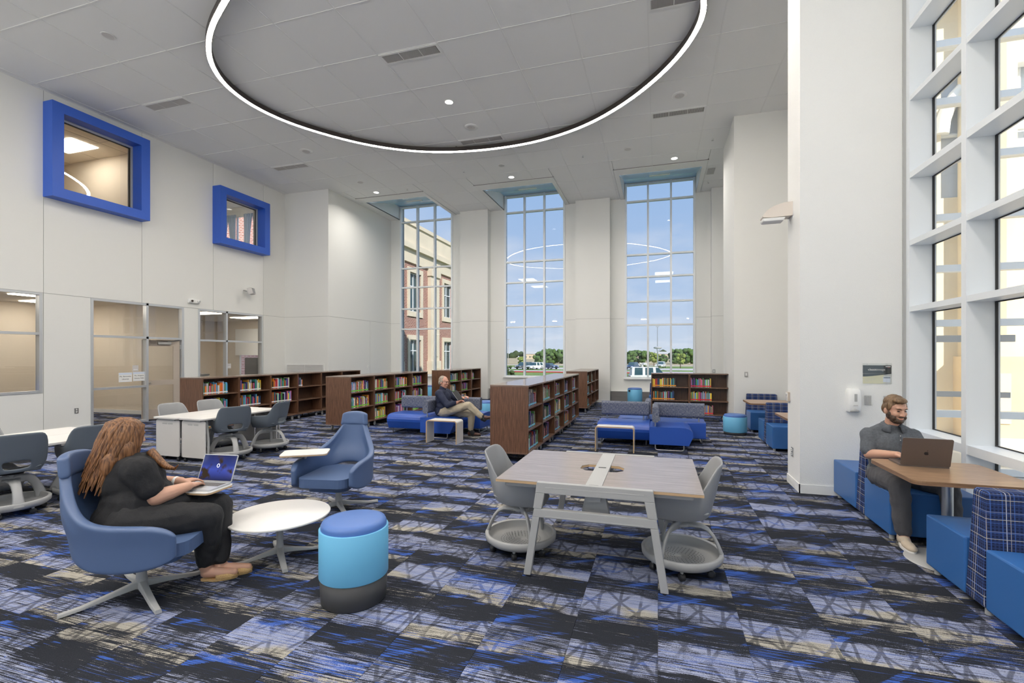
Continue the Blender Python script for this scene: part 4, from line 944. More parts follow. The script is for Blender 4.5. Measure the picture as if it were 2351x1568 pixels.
# --- the six runs: (x of open face, y start, unit length, number of units, depth)
def run(x, y0, L, n, D, labs, group, name='bookcase'):
    us = []
    for k in range(n): u = bookcase(name, labs[k], L - .004, D, group=group); u.location = (x, y0 + k * L, 0); us.append(u)
    return us
ORD = ('first', 'second', 'third', 'fourth', 'fifth', 'sixth')
run(-1.94, 7.06, .98, 5, .64, ['%s blue-banded walnut bookcase unit behind the grey worktable' % ORD[k] for k in range(5)], 'bookcases with blue-banded books')
run(-6.48, 8.82, .90, 4, .66, ['%s green-banded walnut bookcase unit from the camera end' % ORD[k] for k in range(4)], 'bookcases with green-banded books')
run(-9.08, 7.45, .90, 6, .63, ['%s walnut bookcase unit of the long run before the offices' % ORD[k] for k in range(6)], 'bookcases with white-banded books')
run(-6.20, 13.35, .885, 3, .63, ['%s walnut bookcase unit behind the reading man, counted from his head' % ORD[k] for k in range(3)], 'bookcases by the first pier')
run(-1.98, 13.71, .915, 3, .63, ['%s walnut bookcase unit by the pier right of the middle window' % ORD[k] for k in range(3)], 'bookcases by the second pier')
for k in range(2):
    u = bookcase('bookcase', '%s half of the walnut double bookcase facing the blue sofas' % ('left-hand', 'right-hand')[k], .955, .34, double=False, group='double bookcase before the right-hand tall window'); u.location = (1.75 - k * 0 - (1 - k) * .96, 12.93, 0); u.rotation_euler = (0, 0, R(-90)); u.location = (-.17 + k * .96, 12.93, 0)
# blue-banded run: every shelf of five units, each book its own object
RW = ('bottom', 'middle', 'top')
fl4 = [[.72, .52, .62], [.62, .70, .66], [.64, .70, .62], [.62, .70, .56], [.60, .62, .62]]
for k in range(5):
    for j in range(3):
        L1 = .03 + .95 * fl4[k][j] * 1.12; where = '%s shelf, %s blue-banded unit' % (RW[j], ORD[k])
        fill_row(((-1.94, 7.06 + .98*k, 0), 0), .03, L1, SHELF_Z[j], 'blue', 'dark' if (k + j) % 3 else ('dark' if k < 2 else 'bright'), where, k < 3, 100 + k*3 + j, .19, .27, .17)
fl2 = [[.0, .84, .80], [.62, .74, .68], [.70, .74, .80], [.5, .70, .66]]
for k in range(4):
    for j in range(3):
        L1 = .03 + .87 * fl2[k][j]; where = '%s shelf, %s green-banded unit' % (RW[j], ORD[k])
        if fl2[k][j]: fill_row(((-6.48, 8.82 + .90*k, 0), 0), .03, L1, SHELF_Z[j], 'green', 'bright', where, k == 0 and j > 0, 200 + k*3 + j, .18, .25, .16)
fl1 = [[.75, .70, .72], [.72, .72, .72], [.62, .80, .72], [.0, .0, .22], [0, 0, 0], [0, 0, 0]]
for k in range(6):
    for j in range(3):
        if fl1[k][j]: fill_row(((-9.08, 7.45 + .90*k, 0), 0), .03, .03 + .86 * fl1[k][j], SHELF_Z[j], 'white', 'bright', '%s shelf of the %s white-banded unit' % (RW[j], ORD[k]), False, 300 + k*3 + j, .18, .26, .16)
fl3 = [[.5, .6, .78], [.6, .72, .72], [0, 0, .35]]
for k in range(3):
    for j in range(3):
        if fl3[k][j]: fill_row(((-6.20, 13.35 + .885*k, 0), 0), .03, .03 + .83 * fl3[k][j], SHELF_Z[j], 'green', 'bright', '', False, 400 + k*3 + j)
fl5 = [[.8, .75, .7], [.35, .6, .6], [0, 0, 0]]
for k in range(3):
    for j in range(3):
        if fl5[k][j]: fill_row(((-1.98, 13.71 + .915*k, 0), 0), .03, .03 + .86 * fl5[k][j], SHELF_Z[j], 'blue', 'dark', '', False, 500 + k*3 + j)
fl6 = [[.3, .66, .70], [.62, .58, .56]]
for k in range(2):
    for j in range(3):
        side = ('left-hand', 'right-hand')[k]
        L1 = .03 + .9 * fl6[k][j]; fill_row(((-.17 + .96*k, 12.93, 0), R(-90)), .03, L1, SHELF_Z[j], ('orange', 'red')[k], 'comic' if k == 0 else 'bright', '%s shelf of the %s half of the double bookcase' % (RW[j], side), False, 600 + k*3 + j, .20, .24, .15)
# the unit runs from x = its left end; the row direction of the rotated case goes +X
def rest_mat():
    m, t, p = new_mat('book_cover_mixed'); a = N(t, 'ShaderNodeVertexColor', layer_name='Col'); LK(t, a.outputs[0], p.inputs['Base Color']); p.inputs['Roughness'].default_value = .45; return m
M_BOOKR = rest_mat()
allm = MB(); allc = []; slots = [M_BOOKR, M_PAGES] + list(STK.values()); si = {k: 2 + i for i, k in enumerate(STK)}
for st, (mb, cols) in rest_bk.items():
    o0 = len(allm.v); allm.v += mb.v; allm.f += [tuple(i + o0 for i in f) for f in mb.f]; allm.m += [si[st] if m_ == 2 else m_ for m_ in mb.m]; allm.sm += mb.sm; allc += cols
ro = allm.build('shelved_books', slots); tag(ro, 'mixed books filling the farther bookcase shelves in neat rows', 'books', None, 'stuff')
ca = ro.data.color_attributes.new('Col', 'BYTE_COLOR', 'CORNER'); li = 0
buf = []
for pidx, p_ in enumerate(ro.data.polygons): buf += [*allc[pidx], 1.0] * p_.loop_total
ca.data.foreach_set('color', buf)
# ------------------------------------------------------------------ modular sofas in pinwheel clusters
def sofa(label, loc, rz, L=.93, group='royal blue sofas'):
    """local: backrest along y=0 side, seat looks towards -Y, width along X from 0 to L, depth .74"""
    t = thing('modular_sofa', label, 'sofa', loc, rz, group); D = .74
    prof = [(0, .42), (-.50, .425), (-.60, .42), (-.67, .40), (-.715, .365), (-.735, .32), (-.73, .27), (-.66, .115), (0, .115)]
    n = len(prof); mb = MB(); vs = [(0, y, z) for y, z in prof] + [(L, y, z) for y, z in prof]
    mb.add(vs, [tuple(range(n)), tuple(range(2*n-1, n-1, -1))]); mb.add(vs, [(i, n+i, n+(i+1) % n, (i+1) % n) for i in range(n)])
    mb.build('seat', M_SOFA, t, bevel=.018, seg=3)
    cp = rrect(-.165, -.045, .50, .775, .05, 4); vs = [(x, y, z) for x in (.02, L - .02) for y, z in cp]; n = len(cp); mb = MB()
    mb.add(vs, [tuple(range(n-1, -1, -1)), tuple(range(n, 2*n))]); mb.add(vs, [(i, (i+1) % n, n+(i+1) % n, n+i) for i in range(n)], smooth=False)
    mb.build('back_cushion', M_TWEED, t, bevel=.022, seg=3)
    for x in (.12, L - .12): MB().cyl((x, -.10, .41), (x, -.10, .52), .013).build('back_post', M_STEEL, t)
    for x in (.06, L - .06):
        pts = [(x, -.10, .12), (x, -.10, .04), (x, -.115, .018), (x, -.14, .012), (x, -.54, .012), (x, -.565, .018), (x, -.58, .04), (x, -.58, .12)]
        MB().tube(pts, .011, 8).build('sled_leg', M_STEEL, t)
    return t
def cluster(ox, oy, who):
    sofa('royal blue sofa facing the camera, %s group' % who, (-1.10 + ox, 9.62 + oy, 0), 0, .95)
    sofa('royal blue sofa with its end towards the camera, %s group' % who, (-.145 + ox, 8.60 + oy, 0), R(90), .77)
    sofa('royal blue sofa facing the windows, %s group' % who, (.86 + ox, 9.38 + oy, 0), R(180), .95)
    sofa('royal blue sofa mostly hidden at the rear, %s group' % who, (-.09 + ox, 10.42 + oy, 0), R(-90), .78)
cluster(0, 0, 'the unoccupied right-hand'); cluster(-4.50, -.03, "the reading man's")
def bent_table(label, loc, W_=.66, D_=.30):
    t = thing('bent_side_table', label, 'side table', loc, 0, 'bent plywood side tables'); H_ = .44; r = .05; th = .02
    def path(o):
        p = [(o, 0)]; rr = r - o
        for k in range(7): a = R(180 - 15*k); p.append((r + rr*math.cos(a), H_ - r + rr*math.sin(a)))
        q = [(W_ - x, z) for x, z in p][::-1]; return p + q
    outer, inner = path(0), path(th); n = len(outer); mb = MB()
    for y in (0, D_): pass
    vs = [(x, 0, z) for x, z in outer] + [(x, 0, z) for x, z in inner] + [(x, D_, z) for x, z in outer] + [(x, D_, z) for x, z in inner]
    mb.add(vs, [(i+1, i, 2*n+i, 2*n+i+1) for i in range(n-1)], 0, True); mb.add(vs, [(n+i, n+i+1, 3*n+i+1, 3*n+i) for i in range(n-1)], 0, True)
    mb.add(vs, [(i, i+1, n+i+1, n+i) for i in range(n-1)], 1); mb.add(vs, [(2*n+i+1, 2*n+i, 3*n+i, 3*n+i+1) for i in range(n-1)], 1)
    mb.add(vs, [(0, n, 3*n, 2*n), (n-1, 3*n-1, 4*n-1, 2*n-1)], 1)
    mb.build('bent_shell', [M_WHITELAM, M_PLYEDGE], t); return t
bent_table('white bent plywood side table before the reading man', (-4.29, 8.14, 0), .645, .31)
bent_table('white bent plywood side table before the unoccupied sofas', (-1.065, 8.29, 0), .675, .24)
# ------------------------------------------------------------------ round stools
def stool(label, loc, H_=.56, r=.228, tall=True):
    t = thing('round_stool', label, 'stool', loc, 0, 'round cyan stools'); zb = .175 if tall else .06
    MB().lathe([(.0001, .0), (r*.86, .0), (r*.93, .012), (r*.965, zb), (.0001, zb)] if not tall else [(.0001, 0), (r*.90, 0), (r*.945, .01), (r*.975, zb), (.0001, zb)], 48, caps=False).build('base', M_STOOLBASE, t)
    MB().lathe([(r*.985, zb), (r, zb + .006), (r, H_ - .055), (r*.985, H_ - .05), (r*.94, H_ - .052)], 48, caps=False).build('drum', M_CYAN, t)
    MB().lathe([(r*.945, H_ - .055), (r*.95, H_ - .03), (r*.90, H_ - .008), (r*.75, H_), (.0001, H_ + .004)], 48, caps=False).build('cushion', M_STOOLTOP, t)
    return t
stool('large cyan drum stool with blue cushion and charcoal base in the foreground', (-2.03, 2.80, 0), .555, .230)
stool('short cyan drum stool on a thin black base beside the far booth', (1.58, 10.92, 0), .43, .235, False)
s_ = stool('cyan drum stool with dark hand slot under the right-hand tall window', (-.75, 16.35, 0), .58, .245, False)
MB().box(-.20, -.14, -.21, -.18, .46, .52).build('hand_slot', M_BLACKP, s_)
stool('cyan drum stool half hidden behind the sofas of the reading man', (-4.10, 10.95, 0), .555, .23, False)
stool('cyan drum stool glimpsed between two bookcase runs near the brick-view window', (-7.84, 15.35, 0), .60, .24, False)
# ------------------------------------------------------------------ low round table
def star_base(parent, col_r, col_h, legs, rad, z_hub, ang0, m=M_GREYMET, drop=.03):
    MB().lathe([(col_r*1.25, z_hub - .01), (col_r*1.2, z_hub + .03), (col_r, z_hub + .07), (col_r, col_h)], 20).build('column', m, parent)
    for k in range(legs):
        a = ang0 + 2*math.pi*k/legs; u = Vector((math.cos(a), math.sin(a), 0)); s = Vector((-u.y, u.x, 0)); mb = MB(); rows = []
        for d_, w_, zt, zb in ((.01, .030, z_hub + .045, z_hub - .005), (rad*.35, .026, z_hub + .012, z_hub - .018), (rad*.75, .024, z_hub - .02 + .0, .012), (rad, .020, drop, .004)):
            p = u * d_; rows.append([tuple(p - s*w_ + Vector((0, 0, zb))), tuple(p + s*w_ + Vector((0, 0, zb))), tuple(p + s*w_*.75 + Vector((0, 0, zt))), tuple(p - s*w_*.75 + Vector((0, 0, zt)))])
        mb.grid(rows, closed_u=True, smooth=False, flip=True); mb.add(rows[-1], [(0, 1, 2, 3)]); mb.add(rows[0], [(3, 2, 1, 0)])
        mb.build('foot', m, parent, bevel=.006)
t = thing('coffee_table', 'low round white-topped coffee table on a four-legged grey pedestal', 'coffee table', (-3.03, 3.18, 0))
mb = MB(); mb.lathe([(.0001, .345), (.375, .345), (.392, .350)], 64, 1, caps=False); mb.lathe([(.392, .350), (.395, .358), (.39, .366), (.0001, .366)], 64, 0, caps=False); mb.build('top', [M_WHITELAM, M_PLYEDGE], t)
star_base(t, .026, .345, 4, .34, .05, R(50))
# ------------------------------------------------------------------ high-backed swivel lounge chairs
SXL, SYL = .84, .84
def lounge(label, loc, rz, tablet=True, ltab='white tablet with wooden edge'):
    t = thing('lounge_chair', label, 'lounge chair', loc, rz, 'high-backed blue lounge chairs')
    # plan path of the tub from the right arm round the back to the left arm (chair looks +X, right hand is -Y)
    plan = [(.44, .355), (.36, .385), (.22, .40), (.06, .40), (-.09, .385), (-.20, .35), (-.29, .29), (-.345, .215), (-.375, .11), (-.385, 0)]
    top = [.50, .565, .585, .59, .605, .65, .755, .93, 1.01, 1.035]
    bot = [.355, .31, .285, .28, .29, .315, .36, .415, .445, .45]
    full = [(x, -y, a, b) for (x, y), a, b in zip(plan, top, bot)] + [(x, y, a, b) for (x, y), a, b in list(zip(plan, top, bot))[:-1][::-1]]
    def pt(x, y, z):
        k = max(0, z - .45); lean = (.05 + .17 * k) * max(0, min(1, (-x + .02) / .35)) * min(1, k / .2)
        nar = 1 - .34 * max(0, min(1, (z - .62) / .22)) * max(0, min(1, (-x - .12) / .15)); flare = 1 + .06 * min(1, k / .2) if x > -.1 else 1
        return ((x - lean) * SXL, y * nar * flare * SYL, z)
    rows = []; NT = 9
    for j in range(NT + 1): rows.append([pt(x, y, lerp(b, a, j / NT)) for x, y, a, b in full])
    MB().grid(rows).build('shell', M_LOUNGE, t, sub=2, solid=.062, soff=0)
    # head pad over the upper back
    rows = []; hw = [-1, -.8, -.5, 0, .5, .8, 1]
    for j in range(5):
        z = lerp(.865, 1.030, j / 4); r_ = []
        for u in hw: y = u * .192 * (1 - .12 * j / 4); q = pt(-.385 + .055 * abs(u)**2, y / .66, z); r_.append((q[0] + .012, q[1], z - (.03 * abs(u)**3 if j == 4 else 0)))
        rows.append(r_)
    MB().grid(rows).build('head_pad', M_LOUNGE, t, sub=2, solid=.067, soff=0)
    # seat cushion and its under-pan
    poly = rrect(-.28, .40, -.265, .265, .10, 5)
    s = MB().prism(poly, .335, .425, smooth=False).build('seat_cushion', M_LOUNGE, t, bevel=.03, seg=3)
    MB().prism(rrect(-.22, .30, -.21, .21, .09, 5), .27, .336).build('seat_pan', M_LOUNGE, t, bevel=.02)
    star_base(t, .032, .275, 4, .43, .055, R(40))
    if tablet:
        tb = MB(); pl = rrect(-.14, .16, -.24, .22, .04, 4); tb.prism(pl, 0, .012, 1); tb.prism(pl, .0121, .019, 0)
        o = tb.build('tablet', [M_WHITELAM, M_PLYEDGE], t, label=ltab); o.location = (.17, -.27, .640); o.rotation_euler = (0, 0, R(20))
        MB().tube([(.12, -.32, .58), (.14, -.31, .62), (.17, -.28, .64)], .018).build('tablet_arm', M_GREYMET, t)
    return t
lounge('empty high-backed blue lounge chair facing the camera with tablet arm', (-3.36, 4.36, 0), R(-79))
wl = lounge('high-backed blue lounge chair the woman sits in', (-3.515, 2.42, 0), R(27), False)
M_CURT = mat("curtain_pale_blue", (.42, .52, .68), .9)
# ------------------------------------------------------------------ swivel tray chairs (shell on a wheeled tray base)
def tray_chair(name, label, shell_m, base_m, holes=True, swivel=0, group='swivel tray chairs'):
    """looks +X; origin on the floor under the hub"""
    t = thing(name, label, 'chair', (0, 0, 0), 0, group)
    # bucket: seat sides, arm stubs and back as one bent shell; the plan runs right arm - back - left arm
    plan = [(.20, .235), (.12, .245), (.02, .25), (-.06, .25), (-.105, .243), (-.135, .232), (-.165, .205), (-.19, .15), (-.203, .115), (-.21, 0)]
    top = [.625, .64, .645, .648, .655, .79, .865, .872, .875, .876]
    bot = [.43, .425, .425, .43, .44, .445, .45, .455, .46, .46]
    full = [(x, -y, a, b) for (x, y), a, b in zip(plan, top, bot)] + [(x, y, a, b) for (x, y), a, b in list(zip(plan, top, bot))[:-1][::-1]]
    NT = 10; rows = []
    for j in range(NT + 1):
        r_ = []
        for x, y, a, b in full:
            f = j / NT; z = lerp(b, a, f); k = max(0, (z - .46) / .42); inner = 1 - .22 * (1 - min(1, f * 1.5))**2
            r_.append((x * (1 if x > 0 else 1) - .09 * k * max(0, min(1, (.05 - x) / .2)) , y * inner * (1 + .04 * k), z))
        rows.append(r_)
    n = len(full)
    sk = lambda i, j: (8 <= i <= n - 10 and 1 <= j <= 2)
    MB().grid(rows, skip=sk).build('shell', shell_m, t, sub=1, solid=.016, soff=0)
    # saddle seat
    P = []
    for j in range(9):
        u = j / 8; x = lerp(-.20, .235, u); hw = .195 + .03 * math.sin(math.pi * u) - .03 * u**6; r_ = []
        for i in range(9): v = i / 4 - 1; r_.append((x, v * hw, .445 + .030 * abs(v)**2.2 * (1 - u * .6) + .035 * (1 - u)**3 - .045 * max(0, u - .75)**2 * 16 * .5))
        P.append(r_)
    MB().grid(P, flip=True).build('seat', shell_m, t, sub=1, solid=.022, soff=0)
    b = thing_base(t, base_m, holes)
    return t
def thing_base(t, m, holes):
    MB().lathe([(.028, .345), (.028, .44)], 16).build('stem', m, t)
    MB().lathe([(.10, .425), (.09, .445), (.0001, .445)], 20).build('swivel_plate', M_BLACKP, t)
    MB().lathe([(.280, .150), (.300, .156), (.310, .146), (.306, .105), (.275, .078), (.0001, .074), (.0001, .084), (.245, .088), (.272, .104), (.280, .150)], 48, caps=False).build('tray', m, t)
    for k in range(3):
        a = R(60 + 120 * k); c, s = math.cos(a), math.sin(a); pts = []; rad = []
        for r_, z, w in ((.297, .11, .050), (.288, .16, .046), (.266, .215, .041), (.236, .275, .039), (.195, .325, .041), (.145, .347, .046), (.07, .354, .055), (.0, .355, .06)): pts.append((r_*c, r_*s, z)); rad.append(w)
        MB().tube(pts, rad, 8, sq=(1.0, .34)).build('leg_arch', m, t)
    MB().lathe([(.055, .335), (.075, .345), (.070, .366), (.035, .372)], 24).build('hub', m, t)
    if holes:
        mb = MB()
        for ring in range(6):
            r_ = .06 + .022 * ring; nn = 12 + ring * 5
            for k in range(nn): a = 2*math.pi*(k + .5*(ring % 2))/nn; mb.lathe([(.0001, .0895), (.0048, .0895)], 6, M=Matrix.Translation((r_*math.cos(a), r_*math.sin(a), 0)), caps=False)
        mb.build('perforations', M_BLACKP, t, kind='stuff')
    for k in range(6):
        a = R(30 + 60 * k); x, y = .245*math.cos(a), .245*math.sin(a)
        w = MB().lathe([(.010, -.02), (.026, -.019), (.029, -.012), (.029, .012), (.026, .019), (.010, .02)], 14).build('caster', M_BLACKP, t); w.location = (x, y, .0295); w.rotation_euler = (R(90), 0, a + .5)
        MB().cyl((x, y, .04), (x, y, .082), .012, n=8).build('caster_stem', M_GREYMET, t)
    return t
pl_ = tray_chair('tray_chair', 'light grey tray chair at the left end of the grey worktable', M_CHAIRL, M_CHAIRG); pl_.location = (-1.15, 3.93, 0); pl_.rotation_euler = (0, 0, R(3))
dup(pl_, 'light grey tray chair at the right end of the grey worktable', (.18, 3.95, 0), R(178))
ps_ = tray_chair('tray_chair', 'slate tray chair nearest the laptop woman at the white tables', M_CHAIRB, M_CHAIRG, False); ps_.location = (-6.70, 6.0, 0); ps_.rotation_euler = (0, 0, R(152))
dup(ps_, 'slate tray chair farther along the near side of the white tables by the bookcases', (-6.62, 6.72, 0), R(190))
dup(ps_, 'slate tray chair at the picture edge, its back to the camera', (-6.62, 3.24, 0), R(164))
dup(ps_, "slate tray chair half hidden behind the woman's hair", (-6.58, 3.92, 0), R(168))
pf_ = tray_chair('tray_chair', 'pale grey tray chair behind the white tables, nearest the picture edge of two', M_CHAIRL, M_CHAIRG, False); pf_.location = (-7.72, 5.95, 0)
dup(pf_, 'pale grey tray chair behind the white tables, close to the long bookcases', (-7.70, 6.62, 0), R(-4))
dup(pf_, 'pale grey tray chair across the white table at the picture edge', (-7.70, 3.55, 0), R(5))
# ------------------------------------------------------------------ white flip-top tables with end panels
def flip_table(label, x0, x1, y0, y1):
    t = thing('flip_table', label, 'table', (x0, y0, 0), 0, 'white flip-top tables'); w, l = x1 - x0, y1 - y0; zt = .70
    mb = MB(); pl = rrect(0, w, 0, l, .05, 4); mb.prism(pl, zt - .024, zt - .007, 1); mb.prism(pl, zt - .007, zt, 0); mb.build('top', [M_WHITELAM, M_PANELW], t)
    for y in (.06, l - .10):
        p = MB().add(*panel_geo(w)).build('end_panel', M_PANELW, t, solid=.02, bevel=.004); p.location = (0, y, 0)
        mb = MB()
        for k in (0, 1): mb.box(w/2 - .11 + k*.12, w/2 - .01 + k*.12, -.012, .0, .585, .605)
        mb.build('panel_handle', M_GREYMET, p)
        MB().box(w/2 - .13, w/2 + .13, -.006, .004, .575, .62).build('handle_slot', M_GREYMET, p)
        MB().box(w*.18, w*.82, y - .03, y + .05, zt - .05, zt - .024).build('top_bracket', M_GREYMET, t)
        for x in (.07, w - .07):
            wv = MB().lathe([(.012, -.018), (.03, -.016), (.032, .0), (.03, .016), (.012, .018)], 14).build('caster', M_BLACKP, t); wv.location = (x, y + .02, .033); wv.rotation_euler = (0, R(90), R(25)); MB().box(x - .016, x + .016, y + .0, y + .04, .05, .075).build('caster_fork', M_BLACKP, t)
        MB().tube([(w - .03, y + .05, .07), (w - .02, y + .05, .35), (w - .10, y + .08, .66)], .02, 8).build('leg_tube', M_CHAIRG, t)
    MB().box(w/2 - .02, w/2 + .02, .08, l - .08, zt - .07, zt - .03).build('beam', M_GREYMET, t)
    return t
def panel_geo(w):
    pl = rrect(.02, w - .02, .075, .655, .03, 3); return [(x, 0, z) for x, z in pl], [tuple(range(len(pl)))]
flip_table('white flip-top table on the wall side of the pair by the long bookcases', -7.79, -7.25, 5.52, 7.12)
flip_table('white flip-top table on the room side of the pair by the long bookcases', -7.24, -6.72, 5.52, 7.10)
flip_table('white flip-top table at the picture edge behind the woman', -7.78, -7.16, 2.75, 4.42); flip_table('white flip-top table at the picture edge, chairs tucked on the camera side', -7.15, -6.53, 2.75, 4.40)
# ------------------------------------------------------------------ grey laminate worktable
wt = thing('worktable', 'large grey wood-grain worktable with slanted grey metal end frames', 'table', (-.457, 4.06, 0)); zt = .72
def half_top(sg):
    hexa = [(0, -.12), (.085, -.115), (.135, -.06), (.135, .045), (.085, .105), (0, .11)]
    pl = [(.062, -.585), (.765, -.585), (.765, .585), (.062, .585), (.062, .11)] + [(x + .045 if x else .062, y) for x, y in hexa[::-1][1:-1]] + [(.062, -.12)]
    pl = [(sg * x, y) for x, y in pl]
    if sg < 0: pl = pl[::-1]
    mb = MB(); mb.prism(pl, zt - .022, zt - .003, 1); mb.prism(pl, zt - .003, zt, 0); return mb
for sg in (-1, 1): half_top(sg).build('top', [M_GREYWOOD, M_PLYEDGE], wt)
MB().box(-.061, .061, -.60, .60, zt - .02, zt + .004).build('cable_channel', M_GREYMET, wt); MB().box(-.032, .032, -.012, .012, zt + .0041, zt + .0052).build('channel_slot', M_BLACKP, wt); MB().box(-.035, .035, -.602, -.57, zt + .0041, zt + .0055).build('channel_end_slot', M_BLACKP, wt)
for sg in (-1, 1): MB().box(sg*.062 if sg > 0 else -.21, .21 if sg > 0 else -.062, -.16, .15, zt - .085, zt - .075).build('cable_tray', M_GREYMET, wt); MB().box(sg*.45 - .25, sg*.45 + .25, -.56, .56, zt - .055, zt - .023).build('under_rail', M_CHAIRG, wt, bevel=.01)
for y in (-.595, .595):
    e = MB()
    outer = [(-.425, zt + .006), (.425, zt + .006), (.53, .012), (.475, .012), (.405, .46), (-.405, .46), (-.475, .012), (-.53, .012)]
    holes_ = [(-.365, .645), (.365, .645), (.385, .525), (-.385, .525)]
    for poly in ([(-.425, zt + .006), (.425, zt + .006), (.436, .645), (-.436, .645)], [(-.447, .525), (.447, .525), (.46, .46), (-.46, .46)], [(-.436, .645), (-.365, .645), (-.388, .525), (-.454, .525)], [(.365, .645), (.436, .645), (.454, .525), (.388, .525)], [(-.46, .46), (-.405, .46), (-.475, .012), (-.53, .012)], [(.405, .46), (.46, .46), (.53, .012), (.475, .012)]):
        vs = [(x, y - .022, z) for x, z in poly] + [(x, y + .022, z) for x, z in poly]
        e.add(vs, [(3, 2, 1, 0), (4, 5, 6, 7), (0, 1, 5, 4), (1, 2, 6, 5), (2, 3, 7, 6), (3, 0, 4, 7)])
    f = e.build('end_frame', M_CHAIRG, wt, bevel=.004)
    for z in (.688, .468): MB().box(-.36, .36, y - .0235, y - .021, z, z + .006).build('frame_groove', M_GREYMET, f)
    for x in (-.5025, .5025): MB().cyl((x, y, 0), (x, y, .014), .016, n=12).build('glide', M_BLACKP, f)
MB().taper((-.11, .11, -.03, .03), (-.07, .07, -.03, .03), .46, .64).build('cable_chute', M_CHAIRG, wt).location = (0, -.45, 0); MB().box(-.05, .05, -.57, .57, .60, .66).build('beam', M_CHAIRG, wt)
# ------------------------------------------------------------------ booths
def bench(label, y_back, X0=2.02, X1=2.72, far=True, near=True, dy=.60, high=.80, grp='plaid-backed booth benches', dyf=.62):
    t = thing('booth_bench', label, 'booth bench', (X0, y_back, 0), 0, grp); w = X1 - X0
    MB().taper((0, w, -.105, .105), (.03, w - .03, -.075, .075), .05, high).build('plaid_back', M_PLAID, t, bevel=.022, seg=3)
    if near: MB().box(.004, w, -.105 - dy, -.106, .05, .44).build('seat_block', M_BOOTH, t, bevel=.012)
    if far: MB().box(.004, w, .106, .105 + dyf, .05, .44).build('seat_block', M_BOOTH, t, bevel=.012)
    ys = [-.06] + ([-.105 - dy + .07] if near else []) + ([.105 + dyf - .07] if far else [])
    for y in ys:
        for x in (.05, w - .05): MB().cyl((x, y, 0), (x, y, .052), .022, n=10).build('foot', M_GREYMET, t)
    return t
bench('booth bench the man with the laptop sits on', 5.715, dy=.555, dyf=.66)
bench('booth bench cut by the picture edge, nearest the camera', 3.862, dy=.60, dyf=.49, X1=2.72)
bench('booth bench against the wing wall beyond the column', 11.90, X0=1.94, X1=2.62, far=False, dy=.52)
bench('booth bench between the two far booth tables, partly behind the column', 9.75, X0=1.92, X1=2.62, dy=.51, dyf=.49)
bench('plaid booth bench glimpsed behind the double bookcase', 15.55, X0=-.27, X1=.55, dy=.5, dyf=.5)
def booth_table(label, x0, x1, y0, y1, col):
    t = thing('booth_table', label, 'table', ((x0+x1)/2, (y0+y1)/2, 0), 0, 'walnut booth tables'); w, d = (x1-x0)/2, (y1-y0)/2; zt = .74
    pl = rrect(-w, w, -d, d, .07, 5); mb = MB(); mb.prism(pl, zt - .032, zt - .002, 1); mb.prism(pl, zt - .002, zt, 0); mb.build('top', [M_OAK, M_OAKEDGE], t, bevel=.004)
    MB().cyl((0, 0, .012), (0, 0, zt - .03), .038, n=24).build('pedestal', M_STEEL, t); MB().lathe([(.0001, .014), (.05, .014), (.27, .010), (.28, .0)], 40, caps=False).build('base_disc', M_GREYMET, t)
M_OAKEDGE = wood('walnut_table_edge', (.17, .095, .05), (.33, .20, .12), 7.0, .3, 'H')
booth_table('walnut booth table with the grey laptop', 1.86, 2.66, 4.25, 5.06, 0)
booth_table('walnut booth table at the wing wall', 1.74, 2.62, 10.15, 11.02, 0)
booth_table('walnut booth table cut off by the column', 1.85, 2.62, 7.82, 8.68, 0)
# ------------------------------------------------------------------ office furniture seen through the glass
t = thing('office_desk', 'royal blue desk front seen through the first office window', 'desk', (-13.6, 4.9, 0)); MB().box(-.4, .4, -1.2, 1.35, .0, 1.12).build('front_panel', M_BLUE, t); MB().box(-.42, .42, -1.22, 1.37, 1.12, 1.15).build('counter', M_BASEG, t)
t = thing('office_box', 'dark box standing on the blue office desk', 'box', (-13.55, 6.05, 1.15)); MB().box(-.15, .15, -.18, .18, 0, .18).build('body', M_BLACKP, t); MB().box(-.13, .13, -.16, .16, .18, .2).build('lid', M_BASEG, t)
t = thing('office_printer', 'white printer on a counter behind the second office front', 'printer', (-13.6, 10.9, .85)); MB().box(-.35, .35, -.6, .6, -.85, 0).build('stand', M_PAPER, t); MB().box(-.25, .25, -.3, .3, 0, .22).build('body', M_PAPER, t, bevel=.02); MB().box(-.1, .3, -.25, .25, .22, .26).build('lid', M_BASEG, t); MB().box(.2, .45, -.2, .2, .08, .10).build('paper_tray', M_PAPER, t)
t = thing('office_cabinet', 'dark grey filing cabinet by the office window', 'cabinet', (-13.15, 12.75, 0)); MB().box(-.25, .25, -.22, .22, 0, 1.6).build('body', M_BASEG, t)
for k in range(4): d_ = MB().box(.25, .262, -.2, .2, .06 + k*.38, .41 + k*.38).build('drawer', M_BASEG, t); MB().box(.262, .275, -.06, .06, .3 + k*.38, .315 + k*.38).build('handle', M_STEEL, d_)
for k, x in enumerate((-16.1, -15.75, -14.95, -14.55)):
    t = thing('curtain', '%s pale blue curtain in the upper room, counted from the frame' % ORD[k], 'curtain', (x, 14.12, 7.08), 0, 'pale blue upper curtains'); P = []
    for j in range(8):
        f = j / 7; wd = .42 * (1 - .35 * math.sin(math.pi * f)); P.append([(wd * (i / 12 - .5) + (.12 if k % 2 else -.12) * f, .04 * math.sin(i * 1.6), -2.0 * f) for i in range(13)])
    MB().grid(P).build('cloth', M_CURT, t, solid=.004) if 'M_CURT' in globals() else None
